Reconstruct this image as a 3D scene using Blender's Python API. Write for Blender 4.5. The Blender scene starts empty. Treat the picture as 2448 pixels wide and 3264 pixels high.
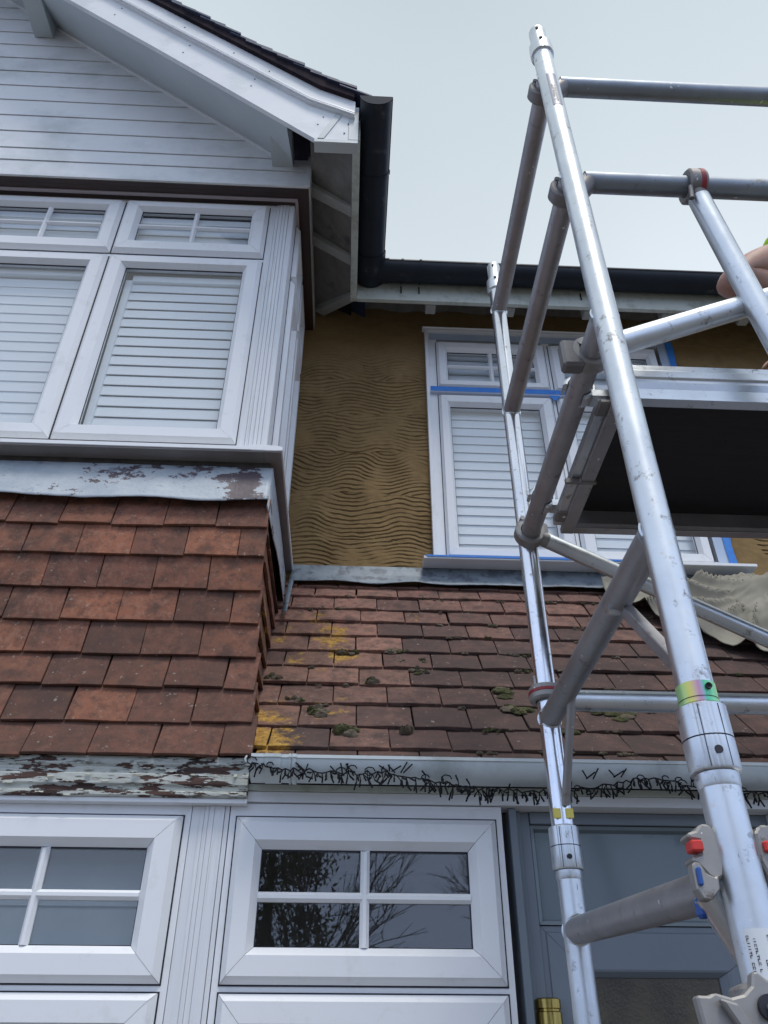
import bpy, bmesh, math, random
from math import sin, cos, pi, radians, sqrt
from mathutils import Vector, Matrix, noise
import numpy as np
random.seed(7)
R_ = random.uniform

# ------------------------------------------------------------------ camera, world, sun, exposure
scene = bpy.context.scene
cd = bpy.data.cameras.new('camera'); cam = bpy.data.objects.new('camera', cd)
scene.collection.objects.link(cam); scene.camera = cam
PITCH, ROLL, YAW = radians(36.0), radians(0.15), radians(2.5)
fw = Vector((sin(YAW)*cos(PITCH), cos(YAW)*cos(PITCH), sin(PITCH)))
rt = Vector((cos(YAW), -sin(YAW), 0)); up = rt.cross(fw)
rt2 = rt*cos(ROLL)+up*sin(ROLL); up2 = up*cos(ROLL)-rt*sin(ROLL)
cam.matrix_world = Matrix(((rt2.x, up2.x, -fw.x, 0), (rt2.y, up2.y, -fw.y, 0), (rt2.z, up2.z, -fw.z, 1.6), (0, 0, 0, 1)))
cd.sensor_fit = 'VERTICAL'; cd.sensor_height = 36; cd.lens = 2544/3264*36
cd.clip_start = .02; cd.clip_end = 2000
scene.render.resolution_x = 768; scene.render.resolution_y = 1024

SUN_EL, SUN_AZ = radians(67), radians(160)
W = bpy.data.worlds.new('World'); scene.world = W; W.use_nodes = True
nt = W.node_tree; nt.nodes.clear(); N = nt.nodes.new; L = nt.links.new
out = N('ShaderNodeOutputWorld'); bg = N('ShaderNodeBackground'); L(bg.outputs[0], out.inputs[0])
sky = N('ShaderNodeTexSky'); sky.sky_type = 'NISHITA'; sky.sun_disc = False
sky.sun_elevation = SUN_EL; sky.sun_rotation = SUN_AZ
tc = N('ShaderNodeTexCoord'); sep = N('ShaderNodeSeparateXYZ'); L(tc.outputs['Generated'], sep.inputs[0])
cr = N('ShaderNodeValToRGB'); L(sep.outputs['Z'], cr.inputs[0])
cr.color_ramp.elements[0].position = 0.0; cr.color_ramp.elements[0].color = (4.7, 6.2, 9.6, 1)
cr.color_ramp.elements[1].position = .95; cr.color_ramp.elements[1].color = (4.9, 5.6, 5.95, 1)
e = cr.color_ramp.elements.new(.42); e.color = (6.3, 7.6, 10.4, 1)
e = cr.color_ramp.elements.new(.7); e.color = (6.35, 6.95, 7.5, 1)
nz = N('ShaderNodeTexNoise'); nz.inputs['Scale'].default_value = 1.1; nz.inputs['Detail'].default_value = 3
L(tc.outputs['Generated'], nz.inputs[0])
mr = N('ShaderNodeMapRange'); L(nz.outputs[0], mr.inputs[0]); mr.inputs[1].default_value = .3; mr.inputs[2].default_value = .7
mr.inputs[3].default_value = .88; mr.inputs[4].default_value = 1.12
mul = N('ShaderNodeVectorMath'); mul.operation = 'SCALE'; L(cr.outputs[0], mul.inputs[0]); L(mr.outputs[0], mul.inputs['Scale'])
mx = N('ShaderNodeMix'); mx.data_type = 'RGBA'; mx.inputs[0].default_value = .93
L(sky.outputs[0], mx.inputs[6]); L(mul.outputs[0], mx.inputs[7]); L(mx.outputs[2], bg.inputs[0])
bg.inputs[1].default_value = .1

sl = bpy.data.lights.new('sun', 'SUN'); sl.energy = 1.5; sl.angle = radians(16); sl.color = (1, .96, .9)
so = bpy.data.objects.new('sun', sl); scene.collection.objects.link(so)
sd = Vector((sin(SUN_AZ)*cos(SUN_EL), cos(SUN_AZ)*cos(SUN_EL), sin(SUN_EL)))
so.rotation_euler = (-sd).to_track_quat('-Z', 'Y').to_euler()
scene.view_settings.view_transform = 'Standard'; scene.view_settings.look = 'None'
scene.view_settings.exposure = 0.32; scene.view_settings.gamma = 1

# ------------------------------------------------------------------ materials
def newmat(name):
    m = bpy.data.materials.new(name); m.use_nodes = True
    t = m.node_tree; b = t.nodes['Principled BSDF']
    return m, t, b
def noise_n(t, scale, detail=4, rough=.55, coord=None, vscale=None):
    n = t.nodes.new('ShaderNodeTexNoise'); n.inputs['Scale'].default_value = scale
    n.inputs['Detail'].default_value = detail; n.inputs['Roughness'].default_value = rough
    if coord is None:
        c = t.nodes.new('ShaderNodeTexCoord'); coord = c.outputs['Object']
    if vscale:
        mp = t.nodes.new('ShaderNodeMapping'); mp.inputs['Scale'].default_value = vscale
        t.links.new(coord, mp.inputs[0]); coord = mp.outputs[0]
    t.links.new(coord, n.inputs['Vector']); return n.outputs[0]
def ramp(t, src, stops):
    r = t.nodes.new('ShaderNodeValToRGB'); el = r.color_ramp.elements
    for i, (p, c) in enumerate(stops):
        if len(c) == 3: c = (*c, 1)
        if i < 2: el[i].position = p; el[i].color = c
        else:
            e = el.new(p); e.color = c
    t.links.new(src, r.inputs[0]); return r.outputs[0]
def mixc(t, fac, a, b, mode='MIX'):
    m = t.nodes.new('ShaderNodeMix'); m.data_type = 'RGBA'; m.blend_type = mode
    for i, v in ((0, fac), (6, a), (7, b)):
        if hasattr(v, 'is_linked') or hasattr(v, 'links'): t.links.new(v, m.inputs[i])
        elif i == 0: m.inputs[0].default_value = v
        else: m.inputs[i].default_value = (*v, 1) if len(v) == 3 else v
    return m.outputs[2]
def bump(t, b, src, strength, dist=.002, prev=None):
    n = t.nodes.new('ShaderNodeBump'); n.inputs['Strength'].default_value = strength
    n.inputs['Distance'].default_value = dist; t.links.new(src, n.inputs['Height'])
    if prev: t.links.new(prev, n.inputs['Normal'])
    t.links.new(n.outputs[0], b.inputs['Normal']); return n.outputs[0]
def mat(name, c0, c1=None, scale=8, rough=.5, metal=0, bs=0, bscale=60, vscale=None, dirt=None, dscale=5, dlo=.55, dhi=.7, spec=None):
    m, t, b = newmat(name)
    c1 = c1 or c0
    col = ramp(t, noise_n(t, scale, 5, .6, vscale=vscale), [(.3, c0), (.7, c1)])
    if dirt:
        f = ramp(t, noise_n(t, dscale, 6, .65, vscale=vscale), [(dlo, (0, 0, 0)), (dhi, (1, 1, 1))])
        col = mixc(t, f, col, dirt)
    t.links.new(col, b.inputs['Base Color'])
    b.inputs['Roughness'].default_value = rough; b.inputs['Metallic'].default_value = metal
    if spec is not None: b.inputs['Specular IOR Level'].default_value = spec
    if bs: bump(t, b, noise_n(t, bscale, 4, .6), bs)
    return m
M = {}
M['upvc'] = mat('white_upvc', (.82, .83, .85), (.85, .86, .87), 3, .34, bs=.04, bscale=500, dirt=(.7, .71, .7), dscale=14, dlo=.56, dhi=.8)
M['upvc_ribbed'] = mat('weathered_white_upvc', (.7, .72, .75), (.8, .81, .82), 3, .35, vscale=(30, 1, .6), dirt=(.55, .57, .58), dscale=5, dlo=.55, dhi=.7)
M['board'] = mat('weathered_white_cladding', (.76, .78, .8), (.81, .82, .83), 4, .6, bs=.05, bscale=300, dirt=(.5, .54, .54), dscale=3, dlo=.5, dhi=.8)
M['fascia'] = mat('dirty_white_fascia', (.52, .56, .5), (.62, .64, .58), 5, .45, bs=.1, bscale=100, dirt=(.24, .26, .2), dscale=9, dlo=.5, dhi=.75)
M['soffit'] = mat('grey_verge_soffit', (.5, .55, .57), (.56, .6, .62), 4, .5, bs=.1, bscale=200)
M['gasket'] = mat('black_gasket', (.02, .02, .03), rough=.6)
M['brown'] = mat('dark_brown_soffit', (.035, .018, .016), (.05, .026, .02), 6, .35, vscale=(.4, .4, 4))
M['black'] = mat('black_gutter', (.01, .014, .022), (.016, .022, .032), 6, .5, spec=.3, bs=.05, bscale=60, dirt=(.1, .1, .09), dscale=12, dlo=.62, dhi=.8)
M['eave'] = mat('dirty_eave_mortar', (.16, .15, .135), (.25, .24, .22), 12, .9, bs=.8, bscale=40, dirt=(.08, .075, .07), dscale=6)
M['rafter'] = mat('pale_dusty_rafter', (.3, .3, .28), (.4, .4, .37), 12, .8, bs=.3, bscale=40)
M['verge'] = mat('dark_verge_mortar', (.016, .014, .022), (.04, .028, .034), 20, .95, bs=.9, bscale=60, spec=.1)
M['slate'] = mat('dark_blue_roof_tile', (.03, .045, .09), (.05, .06, .11), 20, .6, bs=.4, bscale=80)
M['greygutter'] = mat('pale_plastic_gutter', (.6, .66, .67), (.66, .71, .72), 3, .35, dirt=(.42, .46, .46), dscale=6, dlo=.5, dhi=.7)
M['leadgrey'] = mat('weathered_lead', (.17, .21, .25), (.28, .33, .37), 14, .55, .0, bs=.5, bscale=30, dirt=(.12, .14, .17), dscale=20, dlo=.5, dhi=.6)
M['doorgrey'] = mat('grey_painted_door', (.18, .21, .245), (.2, .23, .265), 4, .35, bs=.06, bscale=300)
M['brass'] = mat('tarnished_brass', (.55, .42, .12), (.3, .2, .06), 30, .22, 1, vscale=(4, 4, .5))
M['white_slat'] = mat('white_blind_slats', (.76, .8, .84), (.8, .84, .88), 3, .5)
M['grey_slat'] = mat('grey_green_slats', (.36, .4, .4), (.46, .5, .48), 4, .6)
M['room'] = mat('dark_room', (.16, .15, .14), rough=.9)
M['blue_tape'] = mat('blue_masking_tape', (.03, .19, .62), (.05, .25, .7), 30, .6, bs=.2, bscale=150)
M['pale_tape'] = mat('pale_masking_film', (.42, .52, .68), (.5, .58, .72), 10, .35, bs=.2, bscale=60)
M['red'] = mat('red_plastic', (.62, .035, .025), rough=.4)
M['darkred'] = mat('dark_red_band', (.3, .025, .03), rough=.4)
M['blue'] = mat('blue_plastic', (.02, .09, .35), rough=.4)
M['yellow'] = mat('yellow_sticker', (.75, .62, .12), rough=.4)
M['sticker'] = mat('white_sticker', (.72, .75, .77), rough=.35)
M['ink'] = mat('black_ink', (.03, .03, .05), rough=.6)
M['wire'] = mat('black_cable', (.008, .009, .012), rough=.7, spec=.2)
M['hook'] = mat('white_gutter_hook', (.7, .72, .72), rough=.5)
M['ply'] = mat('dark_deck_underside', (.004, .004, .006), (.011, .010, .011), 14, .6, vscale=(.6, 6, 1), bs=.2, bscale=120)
M['skin'] = mat('skin', (.4, .21, .155), (.5, .29, .22), 30, .55, bs=.2, bscale=200, dirt=(.42, .2, .15), dscale=14)
M['hivis'] = mat('yellow_green_shirt', (.45, .75, .03), (.5, .8, .05), 10, .8, bs=.5, bscale=60)
M['trouser'] = mat('dark_work_trousers', (.03, .035, .05), rough=.9)
M['hair'] = mat('brown_hair', (.05, .03, .02), rough=.7)
M['boot'] = mat('brown_boot', (.1, .06, .03), rough=.6)
M['paving'] = mat('paving', (.1, .095, .09), (.15, .14, .13), 3, .9, bs=.4, bscale=20)
M['bark'] = mat('bark', (.05, .04, .03), (.09, .075, .06), 10, .9)
M['needle'] = mat('evergreen_foliage', (.09, .11, .06), (.2, .2, .12), 2, .7)
M['brickwall'] = mat('red_brick', (.25, .1, .07), (.32, .14, .1), 12, .9, bs=.4)

# aluminium: brushed, slightly dirty
def alu(name, c0, c1, r0, r1, metal=.95, dirt=(.22, .2, .18)):
    m, t, b = newmat(name)
    col = ramp(t, noise_n(t, 7, 6, .65), [(.35, c0), (.7, c1)])
    f = ramp(t, noise_n(t, 26, 8, .75), [(.58, (0, 0, 0)), (.68, (1, 1, 1))])
    col = mixc(t, f, col, dirt); col = mixc(t, ramp(t, noise_n(t, 6, 4, .6), [(.5, (0, 0, 0)), (.7, (.5, .5, .5))]), col, c0)
    sc = ramp(t, noise_n(t, 1, 3, .6, vscale=(190, 190, 22)), [(.72, (0, 0, 0)), (.74, (1, 1, 1))]); col = mixc(t, sc, col, (.06, .06, .07))
    f2 = ramp(t, noise_n(t, 70, 2, .5), [(.73, (0, 0, 0)), (.75, (1, 1, 1))]); col = mixc(t, f2, col, (.8, .8, .78))
    mm_ = t.nodes.new('ShaderNodeMath'); mm_.operation = 'MULTIPLY_ADD'; mm_.inputs[1].default_value = -.8*metal; mm_.inputs[2].default_value = metal; t.links.new(f2, mm_.inputs[0]); t.links.new(mm_.outputs[0], b.inputs['Metallic'])
    t.links.new(col, b.inputs['Base Color'])
    r = ramp(t, noise_n(t, 15, 5, .7), [(.3, (r0,)*3), (.7, (r1,)*3)]); t.links.new(r, b.inputs['Roughness'])
    b.inputs['Metallic'].default_value = metal
    bump(t, b, noise_n(t, 90, 5, .7), .12, .001); return m
M['alu'] = alu('brushed_aluminium', (.62, .65, .68), (.75, .78, .8), .3, .45)
M['alu_guard'] = alu('shaded_aluminium', (.27, .3, .34), (.36, .39, .43), .42, .58, .9)  # guard tubes: shade of their undersides put into a darker blue-grey base
M['alu_shiny'] = alu('polished_aluminium', (.72, .74, .78), (.85, .86, .9), .14, .24)
M['alu_dull'] = alu('dull_aluminium', (.36, .35, .36), (.46, .45, .46), .42, .6, .85)
M['cast'] = alu('cast_aluminium_clamp', (.3, .29, .28), (.42, .4, .38), .45, .6, .6, (.12, .1, .08))
M['steel'] = alu('dirty_steel', (.2, .19, .19), (.3, .28, .27), .4, .6, .7)
# rainbow reflective band
m, t, b = newmat('holographic_band')
cc = t.nodes.new('ShaderNodeTexCoord'); sx = t.nodes.new('ShaderNodeSeparateXYZ'); t.links.new(cc.outputs['Object'], sx.inputs[0])
mm = t.nodes.new('ShaderNodeMath'); mm.operation = 'MULTIPLY'; mm.inputs[1].default_value = 22; t.links.new(sx.outputs[0], mm.inputs[0])
fr = t.nodes.new('ShaderNodeMath'); fr.operation = 'FRACT'; t.links.new(mm.outputs[0], fr.inputs[0])
t.links.new(ramp(t, fr.outputs[0], [(0, (.1, .55, .3)), (.35, (.3, .75, .4)), (.6, (.75, .7, .15)), (.85, (.6, .3, .5)), (1, (.2, .5, .5))]), b.inputs['Base Color'])
b.inputs['Roughness'].default_value = .3; b.inputs['Metallic'].default_value = .3
M['holo'] = m
# glass: see-through with a real mirror reflection
def glass(name, refl, tint):
    m, t, b = newmat(name); t.nodes.remove(b); o = t.nodes['Material Output']
    g = t.nodes.new('ShaderNodeBsdfGlossy'); g.inputs['Roughness'].default_value = .012
    tr = t.nodes.new('ShaderNodeBsdfTransparent'); tr.inputs[0].default_value = (*tint, 1)
    lw = t.nodes.new('ShaderNodeLayerWeight'); lw.inputs['Blend'].default_value = .5
    f = t.nodes.new('ShaderNodeMath'); f.operation = 'POWER'; f.inputs[1].default_value = 5; t.links.new(lw.outputs['Facing'], f.inputs[0])
    a = t.nodes.new('ShaderNodeMath'); a.operation = 'MULTIPLY_ADD'; a.inputs[1].default_value = .9; a.inputs[2].default_value = refl
    t.links.new(f.outputs[0], a.inputs[0])
    mx = t.nodes.new('ShaderNodeMixShader'); t.links.new(a.outputs[0], mx.inputs[0])
    t.links.new(tr.outputs[0], mx.inputs[1]); t.links.new(g.outputs[0], mx.inputs[2]); t.links.new(mx.outputs[0], o.inputs[0])
    return m
M['glass'] = glass('window_glass', .075, (.985, .992, .995))
m, t, b = newmat('obscured_door_glass')
c0 = ramp(t, noise_n(t, 5, 3, .6), [(.35, (.035, .028, .018)), (.65, (.13, .1, .055))])
c0 = mixc(t, ramp(t, noise_n(t, 260, 3, .6), [(.6, (0, 0, 0)), (.7, (.6, .6, .6))]), c0, (.2, .17, .11))
t.links.new(c0, b.inputs['Base Color']); b.inputs['Roughness'].default_value = .25; bump(t, b, noise_n(t, 160, 3, .6), .5, .002)
M['glass_door'] = m
# tiles: colour from per-tile attribute (r: hue, g: weathering, b: lichen)
def tilemat(name, base, alt, dark, pale, lichencol=(.42, .22, .02)):
    m, t, b = newmat(name)
    at = t.nodes.new('ShaderNodeAttribute'); at.attribute_name = 'tile'; s = t.nodes.new('ShaderNodeSeparateColor'); t.links.new(at.outputs[0], s.inputs[0])
    col = mixc(t, s.outputs[0], base, alt)
    n0 = noise_n(t, 3.5, 4, .6); col = mixc(t, ramp(t, n0, [(.45, (0, 0, 0)), (.7, (.55, .55, .55))]), col, dark)
    n1 = noise_n(t, 26, 8, .78); col = mixc(t, ramp(t, n1, [(.44, (0, 0, 0)), (.64, (.85, .85, .85))]), col, dark)
    n3 = noise_n(t, 48, 6, .75); col = mixc(t, ramp(t, n3, [(.5, (0, 0, 0)), (.7, (.45, .45, .45))]), col, pale)
    # round dark smudges
    vo = t.nodes.new('ShaderNodeTexVoronoi'); vo.inputs['Scale'].default_value = 9; tcx = t.nodes.new('ShaderNodeTexCoord')
    nv = t.nodes.new('ShaderNodeVectorMath'); nv.operation = 'ADD'; nn3 = t.nodes.new('ShaderNodeTexNoise'); nn3.inputs['Scale'].default_value = 30; t.links.new(tcx.outputs['Object'], nn3.inputs['Vector'])
    sc3 = t.nodes.new('ShaderNodeVectorMath'); sc3.operation = 'SCALE'; sc3.inputs['Scale'].default_value = .05; t.links.new(nn3.outputs['Color'], sc3.inputs[0])
    t.links.new(tcx.outputs['Object'], nv.inputs[0]); t.links.new(sc3.outputs[0], nv.inputs[1]); t.links.new(nv.outputs[0], vo.inputs['Vector'])
    col = mixc(t, ramp(t, vo.outputs['Distance'], [(.12, (.7, .7, .7)), (.3, (0, 0, 0))]), col, dark)
    # weathering
    ad = t.nodes.new('ShaderNodeMath'); ad.operation = 'MULTIPLY'; t.links.new(s.outputs[1], ad.inputs[0])
    t.links.new(ramp(t, noise_n(t, 9, 6, .7), [(.3, (.62,)*3), (.6, (1,)*3)]), ad.inputs[1])
    col = mixc(t, ad.outputs[0], col, dark)
    sp = ramp(t, noise_n(t, 62, 4, .6), [(.655, (0, 0, 0)), (.7, (.65, .65, .65))]); col = mixc(t, sp, col, (.36, .31, .26))
    # lichen patches
    ln = t.nodes.new('ShaderNodeMath'); ln.operation = 'ADD'; t.links.new(s.outputs[2], ln.inputs[0]); lx = t.nodes.new('ShaderNodeMath'); lx.operation = 'MULTIPLY_ADD'; lx.inputs[1].default_value = 2.2; lx.inputs[2].default_value = -.6; t.links.new(noise_n(t, 17, 8, .75), lx.inputs[0]); t.links.new(lx.outputs[0], ln.inputs[1])
    lf = ramp(t, ln.outputs[0], [(1.02, (0, 0, 0)), (1.0, (0, 0, 0))])
    l2 = t.nodes.new('ShaderNodeMapRange'); t.links.new(ln.outputs[0], l2.inputs[0]); l2.inputs[1].default_value = .96; l2.inputs[2].default_value = 1.2; l2.inputs[4].default_value = .9
    lc = mixc(t, ramp(t, noise_n(t, 55, 7, .75), [(.38, (0, 0, 0)), (.62, (1, 1, 1))]), (.26, .13, .03), (.56, .34, .07))
    lc = mixc(t, ramp(t, noise_n(t, 150, 3, .6), [(.58, (0, 0, 0)), (.7, (.7, .7, .7))]), lc, (.6, .45, .22))
    col = mixc(t, l2.outputs[0], col, lc)
    t.links.new(col, b.inputs['Base Color']); b.inputs['Roughness'].default_value = .88; b.inputs['Specular IOR Level'].default_value = .25
    p = bump(t, b, noise_n(t, 40, 6, .7), .45, .004); bump(t, b, noise_n(t, 260, 3, .7), .35, .0015, p)
    return m
M['baytile'] = tilemat('terracotta_hung_tiles', (.38, .15, .085), (.24, .1, .07), (.085, .052, .043), (.4, .24, .17))
M['rooftile'] = tilemat('weathered_roof_tiles', (.42, .22, .16), (.22, .105, .085), (.075, .052, .048), (.31, .22, .18))
M['moss'] = mat('moss', (.035, .045, .012), (.1, .09, .04), 40, .95, bs=1, bscale=90)
M['drymoss'] = mat('dry_brown_moss', (.1, .08, .055), (.17, .14, .1), 40, .95, bs=1, bscale=90)
# mustard combed render
m, t, b = newmat('mustard_combed_render')
cA = ramp(t, noise_n(t, 3.5, 6, .65), [(.3, (.225, .145, .065)), (.7, (.32, .215, .098))])
cA = mixc(t, ramp(t, noise_n(t, 12, 7, .75), [(.48, (0, 0, 0)), (.7, (.55, .55, .55))]), cA, (.17, .105, .045))
cA = mixc(t, ramp(t, noise_n(t, 1.6, 3, .5), [(.45, (0, 0, 0)), (.65, (.35, .35, .35))]), cA, (.24, .155, .07))
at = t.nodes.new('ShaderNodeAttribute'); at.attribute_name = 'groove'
cA = mixc(t, at.outputs['Fac'], cA, (.08, .05, .022))  # shade in the comb grooves painted into the wall colour
t.links.new(cA, b.inputs['Base Color']); b.inputs['Roughness'].default_value = .9; b.inputs['Specular IOR Level'].default_value = .2
bump(t, b, noise_n(t, 120, 6, .7), .35, .002); M['render'] = m
# peeling paint
m, t, b = newmat('peeling_white_paint')
n1 = noise_n(t, 1, 8, .7, vscale=(4, 4, 20)); n2 = noise_n(t, 1, 4, .6, vscale=(16, 16, 90))
ad = t.nodes.new('ShaderNodeMath'); ad.operation = 'MULTIPLY_ADD'; ad.inputs[1].default_value = .35; t.links.new(n2, ad.inputs[0]); t.links.new(n1, ad.inputs[2])
msk = ramp(t, ad.outputs[0], [(.73, (0, 0, 0)), (.742, (1, 1, 1))])
paint = ramp(t, noise_n(t, 9, 6, .7, vscale=(1, 1, 5)), [(.35, (.42, .44, .4)), (.65, (.62, .64, .6))])
crk = ramp(t, noise_n(t, 1, 9, .8, vscale=(9, 9, 75)), [(.40, (1, 1, 1)), (.45, (0, 0, 0))])
paint = mixc(t, crk, paint, (.1, .09, .075))
t.links.new(mixc(t, msk, paint, ramp(t, noise_n(t, 1, 5, .7, vscale=(4, 4, 60)), [(.35, (.035, .02, .018)), (.65, (.12, .06, .045))])), b.inputs['Base Color']); b.inputs['Roughness'].default_value = .8
sb = t.nodes.new('ShaderNodeMath'); sb.operation = 'SUBTRACT'; sb.inputs[0].default_value = 1; t.links.new(msk, sb.inputs[1])
p = bump(t, b, sb.outputs[0], .9, .004); bump(t, b, noise_n(t, 1, 8, .75, vscale=(12, 12, 60)), .6, .004, p); M['peel'] = m
# bay lead apron with peeled paint
m, t, b = newmat('painted_lead_apron')
c0 = ramp(t, noise_n(t, 7, 7, .7), [(.35, (.36, .41, .46)), (.65, (.5, .54, .57))])
n1 = noise_n(t, 1, 8, .75, vscale=(14, 14, 24)); n2 = noise_n(t, 2.2, 2, .5)
ad = t.nodes.new('ShaderNodeMath'); ad.operation = 'MULTIPLY_ADD'; ad.inputs[1].default_value = .7; t.links.new(n2, ad.inputs[0]); t.links.new(n1, ad.inputs[2])
cx_ = t.nodes.new('ShaderNodeTexCoord'); sx_ = t.nodes.new('ShaderNodeSeparateXYZ'); t.links.new(cx_.outputs['Object'], sx_.inputs[0])
q1 = t.nodes.new('ShaderNodeMath'); q1.operation = 'ADD'; q1.inputs[1].default_value = .065; t.links.new(sx_.outputs[0], q1.inputs[0])
q2 = t.nodes.new('ShaderNodeMath'); q2.operation = 'ABSOLUTE'; t.links.new(q1.outputs[0], q2.inputs[0])
q3 = t.nodes.new('ShaderNodeMapRange'); t.links.new(q2.outputs[0], q3.inputs[0]); q3.inputs[1].default_value = .02; q3.inputs[2].default_value = .075; q3.inputs[3].default_value = .13; q3.inputs[4].default_value = -.02
q4 = t.nodes.new('ShaderNodeMath'); q4.operation = 'ADD'; t.links.new(ad.outputs[0], q4.inputs[0]); t.links.new(q3.outputs[0], q4.inputs[1]); ad = q4
c0 = mixc(t, ramp(t, ad.outputs[0], [(.93, (0, 0, 0)), (.945, (1, 1, 1))]), c0, (.1, .075, .085))
c0 = mixc(t, ramp(t, noise_n(t, 1, 6, .7, vscale=(10, 10, 22)), [(.6, (0, 0, 0)), (.66, (.8, .8, .8))]), c0, (.2, .22, .26))
t.links.new(c0, b.inputs['Base Color']); b.inputs['Roughness'].default_value = .5
bump(t, b, noise_n(t, 16, 6, .7), .7, .006); M['apron'] = m
# canvas
m, t, b = newmat('beige_canvas')
c0 = ramp(t, noise_n(t, 5, 5, .6), [(.3, (.24, .225, .18)), (.7, (.35, .325, .27))])
c0 = mixc(t, ramp(t, noise_n(t, 14, 5, .6), [(.66, (0, 0, 0)), (.74, (.7, .7, .7))]), c0, (.2, .18, .15))
t.links.new(c0, b.inputs['Base Color']); b.inputs['Roughness'].default_value = .95
bump(t, b, noise_n(t, 300, 2, .5), .3, .001); M['canvas'] = m

# ------------------------------------------------------------------ mesh builder
class MB:
    def __init__(s): s.v = []; s.f = []; s.mi = []; s.col = []; s.cur = 0; s.c = (0, 0, 0, 1)
    def add(s, vs, fs):
        o = len(s.v); s.v += [tuple(p) for p in vs]; s.col += [s.c]*len(vs)
        for f in fs: s.f.append([o+i for i in f]); s.mi.append(s.cur)
    def box(s, a, b):
        x0, y0, z0 = a; x1, y1, z1 = b
        s.add([(x0, y0, z0), (x1, y0, z0), (x1, y1, z0), (x0, y1, z0), (x0, y0, z1), (x1, y0, z1), (x1, y1, z1), (x0, y1, z1)],
              [(0, 3, 2, 1), (4, 5, 6, 7), (0, 1, 5, 4), (1, 2, 6, 5), (2, 3, 7, 6), (3, 0, 4, 7)])
    def hexa(s, p): s.add(p, [(0, 3, 2, 1), (4, 5, 6, 7), (0, 1, 5, 4), (1, 2, 6, 5), (2, 3, 7, 6), (3, 0, 4, 7)])
    def tube(s, p0, p1, r, n=24, r1=None, cap=True):
        p0, p1 = Vector(p0), Vector(p1); d = (p1-p0).normalized()
        a = d.orthogonal().normalized(); bb = d.cross(a); r1 = r if r1 is None else r1
        vs = [p0+(a*cos(2*pi*i/n)+bb*sin(2*pi*i/n))*r for i in range(n)]+[p1+(a*cos(2*pi*i/n)+bb*sin(2*pi*i/n))*r1 for i in range(n)]
        fs = [(i, (i+1) % n, n+(i+1) % n, n+i) for i in range(n)]
        if cap: fs += [tuple(range(n))[::-1], tuple(range(n, 2*n))]
        s.add(vs, fs)
    def ring(s, c, axis, ro, ri, w, n=28, a0=0, a1=2*pi):       # C-shaped or full ring
        c = Vector(c); d = Vector(axis).normalized(); a = d.orthogonal().normalized(); bb = d.cross(a)
        full = abs(a1-a0-2*pi) < 1e-6; k = n if full else n+1; vs = []
        for i in range(k):
            t = a0+(a1-a0)*i/n; u = a*cos(t)+bb*sin(t)
            for rr, h in ((ri, -w/2), (ro-.004, -w/2), (ro, -w/2+.004), (ro, w/2-.004), (ro-.004, w/2), (ri, w/2)): vs.append(c+u*rr+d*h)
        fs = []
        for i in range(n):
            j = (i+1) % k
            for q in range(6): fs.append((i*6+q, i*6+(q+1) % 6, j*6+(q+1) % 6, j*6+q))
        if not full: fs += [tuple(range(6))[::-1], tuple(range((k-1)*6, k*6))]
        s.add(vs, fs)
    def lathe(s, c, prof, n=32, ang=None, a0=0, a1=2*pi):                        # around Z at c; prof = (r,z)
        x, y = c; vs = []; full = abs(a1-a0-2*pi) < 1e-6; k = n if full else n+1
        for r, z in prof:
            for i in range(k):
                t = a0+(a1-a0)*i/n; rr = r*(ang(t) if ang else 1); vs.append((x+rr*cos(t), y+rr*sin(t), z))
        fs = []
        for j in range(len(prof)-1):
            for i in range(n): fs.append((j*k+i, j*k+(i+1) % k, (j+1)*k+(i+1) % k, (j+1)*k+i))
        s.add(vs, fs)
    def extr(s, poly, axis, a, b):                                # poly of 2D pts extruded along axis 'x'|'y'|'z'
        n = len(poly)
        f = {'x': lambda p, h: (h, p[0], p[1]), 'y': lambda p, h: (p[0], h, p[1]), 'z': lambda p, h: (p[0], p[1], h)}[axis]
        vs = [f(p, a) for p in poly]+[f(p, b) for p in poly]
        s.add(vs, [tuple(range(n)), tuple(range(n, 2*n))[::-1]]+[(i, (i+1) % n, n+(i+1) % n, n+i) for i in range(n)])
    def build(s, name, mats, parent=None, smooth=False, bevel=0, attr=False, label=None):
        me = bpy.data.meshes.new(name); o = bpy.data.objects.new(name, me); scene.collection.objects.link(o)
        org = root_loc(parent); vs = [(p[0]-org[0], p[1]-org[1], p[2]-org[2]) for p in s.v]
        me.from_pydata(vs, [], s.f)
        if not isinstance(mats, (list, tuple)): mats = [mats]
        for m in mats: me.materials.append(M[m] if isinstance(m, str) else m)
        me.polygons.foreach_set('material_index', s.mi)
        if attr:
            ca = me.color_attributes.new('tile', 'FLOAT_COLOR', 'POINT'); ca.data.foreach_set('color', np.array(s.col, dtype=np.float32).ravel())
        me.update()
        bm = bmesh.new(); bm.from_mesh(me); bmesh.ops.recalc_face_normals(bm, faces=bm.faces); bm.to_mesh(me); bm.free()
        if smooth:
            me.shade_smooth()
            md = o.modifiers.new('edges', 'EDGE_SPLIT'); md.split_angle = radians(38)
        if bevel:
            md = o.modifiers.new('bevel', 'BEVEL'); md.width = bevel; md.segments = 1; md.limit_method = 'ANGLE'; md.angle_limit = radians(40)
        if parent: o.parent = parent
        if label: o['label'] = label
        return o
def root_loc(o):
    if o is None: return (0, 0, 0)
    while o.parent: o = o.parent
    return tuple(o.location)
def thing(name, label, cat, loc=(0, 0, 0), group=None):
    o = bpy.data.objects.new(name, None); scene.collection.objects.link(o); o.location = loc; o.empty_display_size = .1
    o['label'] = label; o['category'] = cat
    if group: o['group'] = group
    return o
def tag(o, label, cat, group=None):
    o['label'] = label; o['category'] = cat
    if group: o['group'] = group
    return o
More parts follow.
